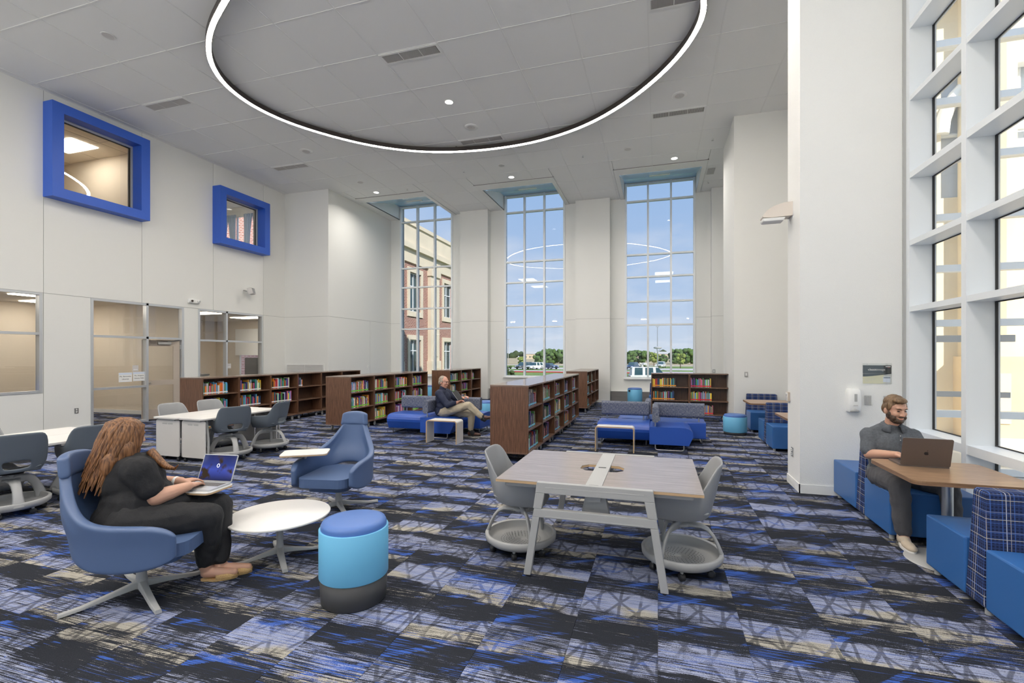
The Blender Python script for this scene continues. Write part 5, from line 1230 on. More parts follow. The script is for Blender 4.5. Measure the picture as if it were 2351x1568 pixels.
# ------------------------------------------------------------------ people: continuous bodies grown from overlapping limbs
M_SKIN1 = mat('skin_fair', (.58, .33, .23), .5, sub=.15); M_SKIN2 = mat('skin_ruddy', (.60, .32, .24), .5, sub=.15)
M_BLACKT = mat('tshirt_black', (.010, .010, .012), .85, bump=.25, bscale=60); M_BLACKJ = mat('jeans_black', (.016, .016, .018), .85, bump=.3, bscale=120)
M_NAVY = mat('pullover_navy', (.014, .020, .050), .8, bump=.2, bscale=90); M_KHAKI = mat('trousers_khaki', (.42, .36, .27), .85, bump=.2, bscale=70)
M_POLO = mat('polo_grey', (.105, .115, .13), .9, bump=.35, bscale=220, var=.18, vscale=60); M_GREYTR = mat('trousers_grey', (.085, .083, .09), .85, bump=.2, bscale=90)
M_LEATHER = mat('shoe_brown_leather', (.075, .026, .015), .35); M_CANVAS = mat('shoe_cream', (.60, .50, .38), .8, bump=.3, bscale=150); M_STRAW = mat('woven_straw', (.62, .40, .17), .7, bump=.8, bscale=130)
M_EYE = mat('eye_dark', (.02, .015, .012), .2); M_LIP = mat('lips', (.45, .18, .15), .5); M_BROW = mat('brow_hair', (.07, .04, .02), .8)
def hair_mat(name, dark, light):
    m, t, p = new_mat(name); tcn = N(t, 'ShaderNodeTexCoord'); mp = N(t, 'ShaderNodeMapping'); mp.inputs['Scale'].default_value = (60, 60, 5); LK(t, tcn.outputs['Object'], mp.inputs[0])
    n = N(t, 'ShaderNodeTexNoise', i_Scale=1.5, i_Detail=5.0); LK(t, mp.outputs[0], n.inputs['Vector'])
    r = N(t, 'ShaderNodeValToRGB'); r.color_ramp.elements[0].position = .35; r.color_ramp.elements[0].color = (*dark, 1); r.color_ramp.elements[1].position = .68; r.color_ramp.elements[1].color = (*light, 1)
    LK(t, n.outputs[0], r.inputs[0]); LK(t, r.outputs[0], p.inputs['Base Color']); p.inputs['Roughness'].default_value = .45
    b = N(t, 'ShaderNodeBump', i_Strength=.5, i_Distance=.004); LK(t, n.outputs[0], b.inputs['Height']); LK(t, b.outputs[0], p.inputs['Normal']); return m
M_HAIRW = hair_mat('hair_auburn', (.075, .028, .010), (.30, .135, .05)); M_HAIRB = hair_mat('hair_light_brown', (.10, .055, .025), (.24, .145, .07)); M_HAIRG = hair_mat('hair_grey_blond', (.20, .16, .12), (.46, .40, .33)); M_BEARD = hair_mat('beard_brown', (.035, .02, .012), (.12, .07, .04))
def cap(mb, p0, p1, r0, r1=None, n=14, flat=None):
    r1 = r0 if r1 is None else r1; p0, p1 = Vector(p0), Vector(p1); d = p1 - p0; L = d.length; pts = []; rad = []
    u = d / L if L > 1e-6 else Vector((0, 0, 1))
    for k in range(1, 4): a = R(90 - 25*k); pts.append(p0 - u * r0 * math.sin(a)); rad.append(r0 * math.cos(a))
    pts += [p0, p1]; rad += [r0, r1]
    for k in range(3, 0, -1): a = R(90 - 25*k); pts.append(p1 + u * r1 * math.sin(a)); rad.append(r1 * math.cos(a))
    mb.tube(pts, rad, n, sq=flat)
def limb(mb, *pr, n=14):
    for (p0, r0), (p1, r1) in zip(pr, pr[1:]): cap(mb, p0, p1, r0, r1, n)
def grow(mb, name, m, parent, voxel, it=4, wr=0, wsc=14, seed=0, label=None):
    me = mb.mesh(name, m); o = bpy.data.objects.new(name, me); C.objects.link(o)
    r = o.modifiers.new('r', 'REMESH'); r.mode = 'VOXEL'; r.voxel_size = voxel; r.use_smooth_shade = True
    s = o.modifiers.new('s', 'SMOOTH'); s.iterations = it; s.factor = .5
    dg = bpy.context.evaluated_depsgraph_get(); nm = bpy.data.meshes.new_from_object(o.evaluated_get(dg)); nm.name = name
    o.modifiers.clear(); o.data = nm; bpy.data.meshes.remove(me)
    if not nm.materials: nm.materials.append(m)
    if wr:
        nv = [v.normal.copy() for v in nm.vertices]
        for v, nn in zip(nm.vertices, nv):
            q = v.co * wsc + Vector((seed, seed * 2, 0)); v.co += nn * wr * (noise.noise(q) + .6 * noise.noise(Vector((q.x * 2.3, q.y * 2.3, q.z * .9))))
    nm.polygons.foreach_set('use_smooth', [True] * len(nm.polygons)); nm.update()
    if parent is not None: o.parent = parent
    if label: o['label'] = label
    return o
def head_frame(c, h, pitch=0, roll=0): return Matrix.Translation(c) @ Matrix.Rotation(h, 4, 'Z') @ Matrix.Rotation(pitch, 4, 'Y') @ Matrix.Rotation(roll, 4, 'X')
def head_geo(mb, Mh, jaw=1.0, s=1.0):
    e = lambda c, r: mb.ell((0, 0, 0), r, 18, 12, M=Mh @ Matrix.Scale(s, 4) @ Matrix.Translation(c))
    e((-.012, 0, .035), (.098, .077, .088)); e((.018, 0, -.02), (.076, .068, .09)); e((.03, 0, -.062), (.058, .054 * jaw, .05)); e((.062, 0, -.098), (.026, .028, .02))
    e((.074, 0, .038), (.022, .052, .018)); e((.062, .036, -.022), (.028, .026, .026)); e((.062, -.036, -.022), (.028, .026, .026))
    for sy in (-1, 1): e((-.008, sy * .077, -.012), (.022, .011, .034))
    f = lambda p: Mh @ (Vector(p) * s)
    cap(mb, f((.086, 0, .022)), f((.106, 0, -.024)), .009 * s, .013 * s); e((.098, .013, -.026), (.011, .009, .008)); e((.098, -.013, -.026), (.011, .009, .008)); e((.086, 0, -.058), (.014, .027, .007)); e((.083, 0, -.070), (.014, .023, .008))
def face(parent, Mh, s=1.0, brow=M_BROW):
    for sy in (-1, 1):
        mb = MB(); mb.ell((0, 0, 0), (.008, .013, .0045), 12, 8, M=Mh @ Matrix.Scale(s, 4) @ Matrix.Translation((.0815, sy * .031, .010))); mb.build('eye', M_EYE, parent)
        mb = MB(); mb.tube([tuple(Mh @ (Vector((x, sy * y, z)) * s)) for x, y, z in ((.094, .014, .030), (.093, .030, .036), (.082, .048, .030))], [.003, .0042, .002], 6); mb.build('eyebrow', brow, parent)
    mb = MB(); mb.tube([tuple(Mh @ (Vector((x, y, z)) * s)) for x, y, z in ((.088, -.022, -.0645), (.0975, -.008, -.063), (.0985, 0, -.064), (.0975, .008, -.063), (.088, .022, -.0645))], [.002, .004, .004, .004, .002], 6); mb.build('mouth', M_LIP, parent)
def hand_geo(mb, wrist, d, up, side, curl=.35, s=1.0, spread=1.0):
    w = Vector(wrist); d = Vector(d).normalized(); up = Vector(up); up = (up - d * up.dot(d)).normalized(); lat = d.cross(up).normalized() * side       # lat points to the thumb side
    P = lambda a, b, c: w + (d * a + lat * b + up * c) * s
    for b in (-.026, -.009, .009, .026): cap(mb, P(.012, b * .8, 0), P(.082, b, .0), .0145 * s, .0125 * s, 10)
    for b, L in ((.029, .070), (.010, .079), (-.010, .074), (-.029, .058)):
        p = P(.082, b, .002); dd = (d + lat * b * 1.5 * spread).normalized(); a = 0
        for k, (fr, r0, r1) in enumerate(((.45, .0092, .0085), (.30, .0085, .0078), (.25, .0078, .0066))):
            a += curl * (.8 if k == 0 else 1.0); q = p + (dd * math.cos(a) - up * math.sin(a)) * L * fr * s; cap(mb, p, q, r0 * s, r1 * s, 9); p = q
    p = P(.022, .030, -.004); q = P(.052, .055, -.014); r_ = P(.083, .062, -.024); cap(mb, P(.012, .012, 0), p, .014 * s, .0125 * s, 10); cap(mb, p, q, .0125 * s, .0105 * s, 10); cap(mb, q, r_, .0105 * s, .0085 * s, 10)
def shoe(parent, heel, toe, up=(0, 0, 1), m=M_LEATHER, L=.285, sole=M_BLACKP, h=.085, w=.045):
    heel, toe = Vector(heel), Vector(toe); f = (toe - heel).normalized(); up = Vector(up); up = (up - f * up.dot(f)).normalized(); sd = up.cross(f)
    Mx = Matrix.Translation(heel) @ Matrix(((f.x, sd.x, up.x, 0), (f.y, sd.y, up.y, 0), (f.z, sd.z, up.z, 0), (0, 0, 0, 1)))
    mb = MB(); e = lambda c, r: mb.ell((0, 0, 0), r, 16, 10, M=Mx @ Matrix.Translation(c))
    e((.035, 0, .045), (.045, w * .82, .045)); e((.09, 0, .052), (.075, w * .86, .042)); e((.17, 0, .036), (.085, w, .034)); e((.22, .004, .03), (.062, w * .92, .028)); cap(mb, Mx @ Vector((.045, 0, .06)), Mx @ Vector((.045, 0, h)), .04, .038)
    o = grow(mb, 'shoe', m, parent, .006, 3)
    mb = MB(); n = 22; pts = []
    for k in range(n): a = 2 * math.pi * k / n; x = .14 + .142 * math.cos(a); pts.append((x, (w * (1.02 + .10 * math.cos(a)) ) * math.sin(a) * (1 - .15 * (math.cos(a) < -.2))))
    mb.prism(pts, -.004, .016, M=Mx); mb.build('sole', sole, o); return Mx, o
def person(name, label, loc): return thing(name, label, 'person', loc)

# ---------------- the woman with the laptop (offsets from the foot of her chair)
B = Vector((-3.515, 2.42, 0)); ang = lambda h: Vector((math.cos(R(h)), math.sin(R(h)), 0))
t = person('person', 'woman with long auburn hair in black typing on a laptop in a lounge chair', tuple(B))
hd = (-.215, .05, 1.095); Mh = head_frame(hd, R(76), R(12)); Rs, Ls = Vector((.03, -.04, .885)), Vector((-.37, .08, .885))
f75, r75 = ang(72), Vector((math.sin(R(72)), -math.cos(R(72)), 0))
def torso(mb, k=0.0):
    mb.ell((-.09, .0, .53), (.225 + k, .215 + k, .16 + k)); mb.ell((-.09, .05, .63), (.225 + k, .215 + k, .17 + k)); mb.ell((-.15, .04, .76), (.205 + k, .185 + k, .17 + k)); mb.ell((-.17, .03, .85), (.19 + k, .155 + k, .12 + k), M=Matrix.Identity(4))
    cap(mb, Rs + Vector((-.03, 0, -.01)), Ls + Vector((.03, 0, -.01)), .088 + k, .088 + k)
Re, Rw, Le, Lw = Vector((.125, .01, .685)), Vector((.165, .215, .715)), Vector((-.29, .25, .70)), Vector((.0, .285, .72))
Rh, Lh = Vector((.02, -.09, .515)), Vector((-.10, .14, .515)); Rk, Lk = Vector((.335, .235, .50)), Vector((.235, .40, .515)); Ra, La = Vector((.265, .275, .10)), Vector((.30, .365, .10))
mb = MB(); torso(mb, -.02)
cap(mb, (-.18, .03, .93), (-.205, .045, 1.03), .062, .056); head_geo(mb, Mh)
limb(mb, (Rs, .066), (lerp(Rs, Re, .5), .066), (Re, .056)); limb(mb, (Re, .056), (lerp(Re, Rw, .4), .052), (Rw, .033)); limb(mb, (Ls, .066), (Le, .056), (lerp(Le, Lw, .4), .05), (Lw, .033))
hand_geo(mb, Rw, (-.25, .95, -.03), (0, 0, 1), -1, .28); hand_geo(mb, Lw, (.35, .93, -.03), (0, 0, 1), 1, .28)
limb(mb, (Rh, .12), (Rk, .085), (Ra, .045)); limb(mb, (Lh, .12), (Lk, .085), (La, .045))
for a_, b_ in ((Ra, Vector((.43, .37, .045))), (La, Vector((.46, .47, .045)))): cap(mb, a_ + Vector((0, 0, -.04)), lerp(a_, b_, .5) * 1 + Vector((0, 0, -.02)), .038, .034); cap(mb, lerp(a_, b_, .45) + Vector((0, 0, -.025)), b_, .036, .026)
grow(mb, 'body', M_SKIN1, t, .0062, 3); face(t, Mh)
mb = MB(); torso(mb, .012); limb(mb, (Rs, .098), (lerp(Rs, Re, .62) + Vector((.0, 0, .0)), .088)); limb(mb, (Ls, .098), (lerp(Ls, Le, .62), .088)); mb.ell((-.07, .03, .56), (.25, .235, .13)); mb.ell((.02, .14, .60), (.19, .17, .11))
grow(mb, 'tshirt', M_BLACKT, t, .0095, 4, .010, 11, 1)
mb = MB(); mb.ell((-.05, .02, .51), (.23, .21, .12)); limb(mb, (Rh, .145), (lerp(Rh, Rk, .6), .122), (Rk, .100), (lerp(Rk, Ra, .55), .082), (Ra + Vector((0, 0, .055)), .068)); limb(mb, (Lh, .145), (lerp(Lh, Lk, .6), .122), (Lk, .10), (lerp(Lk, La, .55), .082), (La + Vector((0, 0, .055)), .068))
grow(mb, 'jeans', M_BLACKJ, t, .0095, 4, .007, 16, 3)
def locks(Mh, paths, seed, r=.012):
    mb = MB(); rg = random.Random(seed)
    for pts in paths: mb.tube(pts, [r * 1.1, r * 1.25, r * 1.15, r, r * .7, r * .3][:len(pts)], 6)
    return mb
mb = MB(); e = lambda c, r_, n_=18: mb.ell((0, 0, 0), r_, n_, 12, M=Mh @ Matrix.Translation(c))
e((-.022, 0, .045), (.108, .092, .096)); e((-.06, 0, -.01), (.085, .098, .12)); e((-.085, 0, -.10), (.07, .115, .13)); e((-.10, -.02, -.20), (.06, .12, .12)); e((.01, -.086, -.03), (.055, .022, .10)); e((.01, .086, -.03), (.055, .022, .10)); e((-.02, -.10, -.12), (.055, .035, .10)); e((-.01, .10, -.13), (.055, .035, .10))
hr = grow(mb, 'hair', M_HAIRW, t, .008, 3, .006, 18, 5)
rg = random.Random(3); paths = []
for k in range(190):
    a = rg.uniform(-2.75, 2.75); c0 = Vector((-.035 + .085 * math.cos(math.pi - a * .0) * 0, 0, .135)); ca, sa = math.cos(a), math.sin(a); wv = rg.uniform(0, 6)
    front = max(0, 1 - (math.pi - abs(a)) / 1.2) if abs(a) > 1.9 else 0
    # a = 0 falls down the back of the head, |a| large falls beside the face
    u = Vector((-ca, sa, 0)); R0 = Vector((.098, .088, 0)); L_ = rg.uniform(.34, .56) * (1 - .35 * front); pts = []
    for j in range(6):
        f = j / 5; z = .125 - L_ * f**1.25 - .0; rr = interp([(0, .25), (.15, .95), (.35, 1.08), (.6, 1.22), (1, 1.35)], f)
        p = Vector((-.025 + u.x * .098 * rr - .03 * f, u.y * .088 * rr, z)); p += Vector((math.sin(wv + f * 7), math.cos(wv * 1.3 + f * 6), 0)) * .008
        pts.append(tuple(Mh @ p))
    paths.append(pts)
locks(Mh, paths, 2).build('hair_locks', M_HAIRW, hr, kind='stuff')
# lock blown over the far shoulder
MB().tube([tuple(Vector(p)) for p in ((-.10, .13, .98), (-.03, .15, .90), (.03, .16, .86), (.09, .17, .85), (.12, .175, .88))], [.03, .028, .022, .012, .004], 8).build('hair_tip', M_HAIRW, hr)
MB().lathe([(.034, -.011), (.038, -.011), (.038, .011), (.034, .011)], 20, caps=False).build('watch_band', M_PAPER, t).location = tuple(lerp(Le, Lw, .86)); t.children[-1].rotation_euler = (R(80), 0, R(-75))
for a_, (hx, tx) in enumerate((((.235, .255, .0), (.43, .375, .0)), ((.275, .345, .0), (.465, .475, .0)))):
    hx, tx = Vector(hx), Vector(tx); f = (tx - hx).normalized(); sd = Vector((-f.y, f.x, 0)); L_ = (tx - hx).length + .02; so_ = []
    for k in range(24): q = 2 * math.pi * k / 24; so_.append(tuple((hx + f * (L_ / 2 + L_ / 2 * math.cos(q)) + sd * .043 * math.sin(q) * (1.1 if math.cos(q) > -.3 else .85))[:2]))
    s_ = MB().prism(so_, .002, .016).build('sandal', M_STRAW, t)
    mb = MB(); P_ = []
    for j in range(6):
        x = L_ * (.45 + .55 * j / 5); r_ = []
        for i in range(9): v = i / 4 - 1; w_ = .046 * (1 if j < 4 else (.85 if j == 4 else .35)); r_.append(tuple(hx + f * x + sd * v * w_ + Vector((0, 0, .014 + .058 * (1 - abs(v)**2.4) * (1 - .5 * (j / 5)**2)))))
        P_.append(r_)
    mb.grid(P_).build('woven_upper', M_STRAW, s_, solid=.004)
# ---------------- laptop type
def laptop(label, loc, rz, w=.32, d=.225, open_=110, body=M_ALU, lidm=M_ALU, screen=None, emblem=True):
    """hinge along local X at y=0, the keyboard reaches to -Y, the lid opens upwards"""
    t = thing('laptop', label, 'laptop', loc, rz)
    MB().prism(rrect(-w/2, w/2, -d, 0, .012, 4), 0, .013).build('base', body, t, bevel=.002)
    k = MB().box(-w*.42, w*.42, -d*.52, -d*.10, .0131, .0136).build('keyboard', M_BLACKP, t); mb = MB()
    for r_ in range(5):
        for c_ in range(12): mb.box(-w*.41 + c_*w*.0686, -w*.41 + c_*w*.0686 + w*.058, -d*.51 + r_*d*.082, -d*.51 + r_*d*.082 + d*.066, .0136, .0150)
    mb.build('keys', M_BASEG, k, kind='stuff'); MB().box(-w*.18, w*.18, -d*.95, -d*.60, .0131, .0134).build('trackpad', M_GREYMET, t)
    lid = MB().prism(rrect(-w/2, w/2, 0, d, .012, 4), -.004, .003).build('lid', lidm, t, bevel=.0015); lid.location = (0, .002, .014); lid.rotation_euler = (R(180 - open_), 0, 0)
    # the lid lies in local XY before turning: y runs up the lid, +z is its outside
    if screen: MB().box(-w*.48, w*.48, d*.04, d*.965, .0032, .0042).build('display', screen, lid)
    if emblem: 
        o2 = MB(); prof = []
        for k in range(40):
            a = 2 * math.pi * k / 40; rr = .0155 * (1 + .06 * math.cos(2 * a) - .16 * max(0, math.sin(a))**10 - .10 * max(0, -math.sin(a))**14); x, y = rr * math.cos(a), rr * 1.05 * math.sin(a); dx, dy = x - .0185, y - .003
            if dx*dx + dy*dy < .0075**2: sc_ = (.0075 - math.hypot(dx, dy)); x -= sc_ * 1.2
            prof.append((-x, y + d*.46))
        o2.prism(prof[::-1], -.0048, -.0041); leaf = [(-.001, d*.46 + .018), (-.003, d*.46 + .0245), (-.0085, d*.46 + .029), (-.0075, d*.46 + .0225)]; o2.prism(leaf[::-1], -.0048, -.0041); o2.build('emblem', M_BLACKP, lid)
    return t
def screen_mat():
    m, t, p = new_mat('laptop_wallpaper'); tcn = N(t, 'ShaderNodeTexCoord'); s = N(t, 'ShaderNodeSeparateXYZ'); LK(t, tcn.outputs['Object'], s.inputs[0])
    r = N(t, 'ShaderNodeValToRGB'); e = r.color_ramp.elements; e[0].position = 0.0; e[0].color = (.01, .01, .03, 1); e[1].position = 1.0; e[1].color = (.01, .02, .10, 1); x = e.new(.45); x.color = (.05, .08, .42, 1); x = e.new(.62); x.color = (.02, .04, .22, 1)
    mr = N(t, 'ShaderNodeMapRange', n_1=0.0, n_2=.21); LK(t, s.outputs[1], mr.inputs[0]); LK(t, mr.outputs[0], r.inputs[0])
    n = N(t, 'ShaderNodeTexNoise', i_Scale=9.0, i_Detail=5.0); LK(t, tcn.outputs['Object'], n.inputs['Vector']); q = N(t, 'ShaderNodeMapRange', n_1=.52, n_2=.60); LK(t, n.outputs[0], q.inputs[0])
    mx = N(t, 'ShaderNodeMix', data_type='RGBA'); LK(t, q.outputs[0], mx.inputs[0]); LK(t, r.outputs[0], mx.inputs[6]); mx.inputs[7].default_value = (.035, .022, .012, 1)
    p.inputs['Base Color'].default_value = (.01, .01, .01, 1); LK(t, mx.outputs[2], p.inputs['Emission Color']); p.inputs['Emission Strength'].default_value = 1.0; p.inputs['Roughness'].default_value = .12; return m
M_SCREEN = screen_mat()
ltz = .668
lw = laptop('silver laptop with dark blue screen on the tablet before the woman', tuple(B + Vector((.125, .46, ltz))), R(8), .305, .215, 112, M_ALU, M_ALU, M_SCREEN, False)
lid = [c for c in lw.children if c.name.startswith('lid')][0]
mb = MB(); mb.tube([(.011*math.cos(a/10*math.pi*2), .125 + .014*math.sin(a/10*math.pi*2), .0045) for a in range(10)], .002, 6, closed=True); mb.build('clock_ring', emit('screen_white', (1, 1, 1), .9), lid)
tb = MB(); pl = rrect(-.20, .19, -.14, .13, .04, 4); tb.prism(pl, 0, .012, 1); tb.prism(pl, .0121, .018, 0)
tabw = tb.build('tablet', [M_WHITELAM, M_PLYEDGE], wl); tabw.matrix_parent_inverse = Matrix.Identity(4)
Mw = Matrix.Translation(wl.location) @ Matrix.Rotation(wl.rotation_euler[2], 4, 'Z'); q = Mw.inverted() @ (B + Vector((.115, .35, 0))); tabw.location = (q.x, q.y, ltz - .0185); tabw.rotation_euler = (0, 0, R(8) - wl.rotation_euler[2])
q2 = Mw.inverted() @ (B + Vector((.0, .40, 0))); MB().tube([(q.x, q.y, ltz - .02), (q2.x, q2.y, ltz - .05), (.10, .34, .56)], .018).build('tablet_arm', M_GREYMET, wl)
# ---------------- the reading man
B = Vector((-4.30, 8.95, 0)); t = person('person', 'grey-haired man in navy pullover and khaki trousers reading on the blue sofa', tuple(B))
hd = (.0, 0, 1.125); Mh = head_frame(hd, R(-8), R(10)); Rs, Ls = Vector((-.02, -.19, .90)), Vector((-.02, .19, .90)); Re, Rw = Vector((.20, -.24, .675)), Vector((.37, -.13, .725)); Le, Lw = Vector((.27, .20, .73)), Vector((.41, .05, .80))
Rh, Lh = Vector((.04, -.10, .515)), Vector((.04, .10, .50)); Rk, Ra = Vector((.59, -.08, .665)), Vector((.87, -.03, .43)); Lk, La = Vector((.58, .12, .47)), Vector((.545, .15, .10))
def torso(mb, k=0):
    mb.ell((-.02, 0, .53), (.15 + k, .19 + k, .12 + k)); mb.ell((.02, 0, .64), (.16 + k, .185 + k, .14 + k)); mb.ell((-.01, 0, .78), (.145 + k, .185 + k, .16 + k)); cap(mb, Rs + Vector((0, .04, -.01)), Ls - Vector((0, .04, .01)), .085 + k, .085 + k)
mb = MB(); torso(mb, -.02); cap(mb, (-.03, 0, .94), (-.015, 0, 1.05), .06, .055); head_geo(mb, Mh, 1.1, 1.02)
limb(mb, (Rs, .06), (Re, .048), (Rw, .032)); limb(mb, (Ls, .06), (Le, .048), (Lw, .032)); hand_geo(mb, Rw, (.75, .15, .35), (-.3, .2, .9), -1, .55, 1.05); hand_geo(mb, Lw, (.75, -.15, .25), (-.4, 0, .9), 1, .55, 1.05)
limb(mb, (Rh, .09), (Rk, .06), (Ra, .042)); limb(mb, (Lh, .09), (Lk, .06), (La, .042)); cap(mb, Ra, Ra + Vector((.06, 0, -.03)), .038); cap(mb, La, La + Vector((.05, 0, -.05)), .038)
grow(mb, 'body', M_SKIN2, t, .0065, 3); face(t, Mh, 1.02, M_HAIRG)
mb = MB(); torso(mb, .012); limb(mb, (Rs, .082), (lerp(Rs, Re, .5), .075), (Re, .066), (lerp(Re, Rw, .72), .047)); limb(mb, (Ls, .082), (lerp(Ls, Le, .5), .075), (Le, .066), (lerp(Le, Lw, .72), .047)); cap(mb, (-.03, 0, .95), (-.022, 0, 1.0), .072, .068)
grow(mb, 'pullover', M_NAVY, t, .009, 4, .008, 13, 7)
mb = MB(); mb.ell((0, 0, .50), (.165, .195, .10)); limb(mb, (Rh, .115), (lerp(Rh, Rk, .55), .098), (Rk, .078), (lerp(Rk, Ra, .6), .068), (lerp(Rk, Ra, .93), .062)); limb(mb, (Lh, .115), (lerp(Lh, Lk, .55), .098), (Lk, .078), (lerp(Lk, La, .6), .068), (La + Vector((0, 0, .05)), .062))
grow(mb, 'trousers', M_KHAKI, t, .009, 4, .008, 15, 9)
for a_ in (Ra, La): mb = MB(); cap(mb, a_ + Vector((-.01, 0, .03)), a_ + Vector((.05, 0, -.045)), .050, .050); mb.build('sock', M_BLACKJ, t)
shoe(t, Ra + Vector((-.02, 0, -.075)), Ra + Vector((.25, 0, -.02)), (.25, 0, 1)); shoe(t, La + Vector((-.06, .0, -.095)), La + Vector((.22, .02, -.095)))
mb = MB(); e = lambda c, r_: mb.ell((0, 0, 0), r_, 18, 12, M=Mh @ Matrix.Translation(c)); e((-.030, 0, .040), (.092, .084, .090)); e((-.055, 0, -.01), (.06, .082, .075)); e((-.012, .074, .01), (.035, .014, .035)); e((-.012, -.074, .01), (.035, .014, .035))
grow(mb, 'hair', M_HAIRG, t, .007, 3, .003, 40, 2)
mb = MB()
for sy in (-1, 1): mb.tube([tuple(Mh @ Vector(p)) for p in ((.105, sy*.012, .008), (.098, sy*.05, .006), (.06, sy*.078, .012), (-.01, sy*.082, .014))], .0018, 6)
mb.build('glasses', M_GREYMET, t); MB().cyl((-.15, -.10, .53), (-.15, -.02, .50), .012).build('belt_clip', M_BLACKP, t)
bk = thing('open_book', 'open black-covered book held by the reading man', 'book', (-3.86, 8.90, .80)); bk.rotation_euler = (0, R(-38), 0)
for sg in (-1, 1):
    c = MB().box(-.004, .0, 0, .14, -.01, .21).build('cover', M_BLACKP, bk); c.rotation_euler = (0, 0, R(18) if sg > 0 else R(180 - 18)); 
    p_ = MB().box(.0, .010, .002, .135, -.006, .206) if sg < 0 else MB().box(-.014, -.004, .002, .135, -.006, .206); o = p_.build('pages', M_PAPER, bk); o.rotation_euler = c.rotation_euler
# ---------------- the man at the booth
B = Vector((2.19, 5.42, 0)); t = person('person', 'bearded man in grey polo typing on a laptop in the booth', tuple(B))
FW = -86.0; f_ = ang(FW); l_ = Vector((-f_.y, f_.x, 0)); Q = lambda x, y, z: f_ * x + l_ * y + Vector((0, 0, z))      # his forward, left, up
hd = Q(.04, .005, 1.165); Mh = head_frame(hd, R(-75), R(14)); Rs, Ls = Q(-.03, -.185, .905), Q(-.03, .185, .905)
Re, Rw = Vector((-.215, -.06, .725)), Vector((-.10, -.36, .785)); Le, Lw = Vector((.225, -.10, .73)), Vector((.10, -.37, .785))
Rh, Lh = Q(.0, -.10, .515), Q(.0, .10, .515); Rk, Ra = Vector((-.115, -.42, .52)), Vector((-.10, -.45, .10)); Lk, La = Vector((.27, -.37, .53)), Vector((.29, -.42, .10))
def torso(mb, k=0):
    for c, r_ in ((Q(-.03, 0, .53), (.19, .15, .12)), (Q(.0, 0, .65), (.185, .155, .14)), (Q(-.015, 0, .80), (.19, .145, .16))): mb.ell(tuple(c), tuple(v + k for v in r_))
    cap(mb, Rs + l_ * .05 - Vector((0, 0, .02)), Ls - l_ * .05 - Vector((0, 0, .02)), .078 + k, .078 + k)
mb = MB(); torso(mb, -.02); cap(mb, Q(-.03, 0, .96), Q(.02, 0, 1.09), .062, .058); head_geo(mb, Mh, 1.05, 1.04)
limb(mb, (Rs, .06), (Re, .047), (lerp(Re, Rw, .35), .046), (Rw, .030)); limb(mb, (Ls, .06), (Le, .047), (lerp(Le, Lw, .35), .046), (Lw, .03)); hand_geo(mb, Rw, (.25, -.95, -.05), (0, 0, 1), -1, .3, 1.02); hand_geo(mb, Lw, (-.25, -.95, -.05), (0, 0, 1), 1, .3, 1.02)
limb(mb, (Rh, .09), (Rk, .06), (Ra, .042)); limb(mb, (Lh, .09), (Lk, .06), (La, .042)); cap(mb, Ra, Ra + Vector((0, -.05, -.04)), .036); cap(mb, La, La + Vector((0, -.05, -.04)), .036)
grow(mb, 'body', M_SKIN1, t, .0055, 3); face(t, Mh, 1.04)
mb = MB(); torso(mb, .013); limb(mb, (Rs, .074), (lerp(Rs, Re, .45), .074), (lerp(Rs, Re, .80), .072)); limb(mb, (Ls, .074), (lerp(Ls, Le, .45), .074), (lerp(Ls, Le, .80), .072)); cap(mb, Q(-.03, -.05, .97), Rs, .06, .06); cap(mb, Q(-.03, .05, .97), Ls, .06, .06); cap(mb, Q(-.035, 0, .96), Q(-.025, 0, .99), .084, .078)
grow(mb, 'polo_shirt', M_POLO, t, .008, 4, .007, 13, 11)
mb = MB(); P_ = [[], [], []]
for k in range(21):
    a = R(28 + 304 * k / 20); c, s_ = math.cos(a), math.sin(a)
    for row, (rr, z, fx) in zip(P_, ((.066, 1.035, .012), (.082, 1.03, .010), (.108, .972, .004))): row.append(tuple(Q(-.018 + fx + rr * c * .98, rr * s_, z - .035 * max(0, c))))
mb.grid(P_).build('collar', M_POLO, t, solid=.006)
MB().box(-.010, .010, -.003, .003, -.05, .05).build('placket', M_POLO, t).matrix_local = Matrix.Translation(Q(.135, 0, .90)) @ Matrix.Rotation(R(FW + 90), 4, 'Z')
for z in (.925, .885): b_ = MB().ell((0, 0, 0), (.005, .003, .005), 10, 6).build('button', M_PAPER, t); b_.location = tuple(Q(.142, 0, z))
mb = MB(); mb.ell(tuple(Q(-.01, 0, .50)), (.20, .165, .10)); limb(mb, (Rh, .115), (lerp(Rh, Rk, .55), .10), (Rk, .082), (lerp(Rk, Ra, .55), .07), (Ra + Vector((0, 0, .03)), .064)); limb(mb, (Lh, .115), (lerp(Lh, Lk, .55), .10), (Lk, .082), (lerp(Lk, La, .55), .07), (La + Vector((0, 0, .03)), .064))
grow(mb, 'trousers', M_GREYTR, t, .0085, 4, .008, 15, 13)
for a_, tx in ((Ra, (-.015, -.25, 0)), (La, (.01, -.25, 0))):
    hx = Vector((a_.x, a_.y + .055, .006)); Mx, sh_ = shoe(t, hx, hx + Vector(tx), (0, 0, 1), M_CANVAS, sole=M_WHITELAM)
    for k in range(4): MB().tube([tuple(Mx @ Vector((.105 + .022*k, y, z))) for y, z in ((-.030, .072 - .006*k), (0, .088 - .008*k), (.030, .072 - .006*k))], .0028, 6).build('lace', M_PAPER, sh_)
mb = MB(); e = lambda c, r_: mb.ell((0, 0, 0), r_, 18, 12, M=Mh @ Matrix.Translation(c)); e((-.022, 0, .062), (.100, .086, .078)); e((-.055, 0, .0), (.062, .084, .075)); e((.055, -.012, .108), (.05, .06, .028)); e((-.002, .076, .035), (.045, .014, .045)); e((-.002, -.076, .035), (.045, .014, .045))
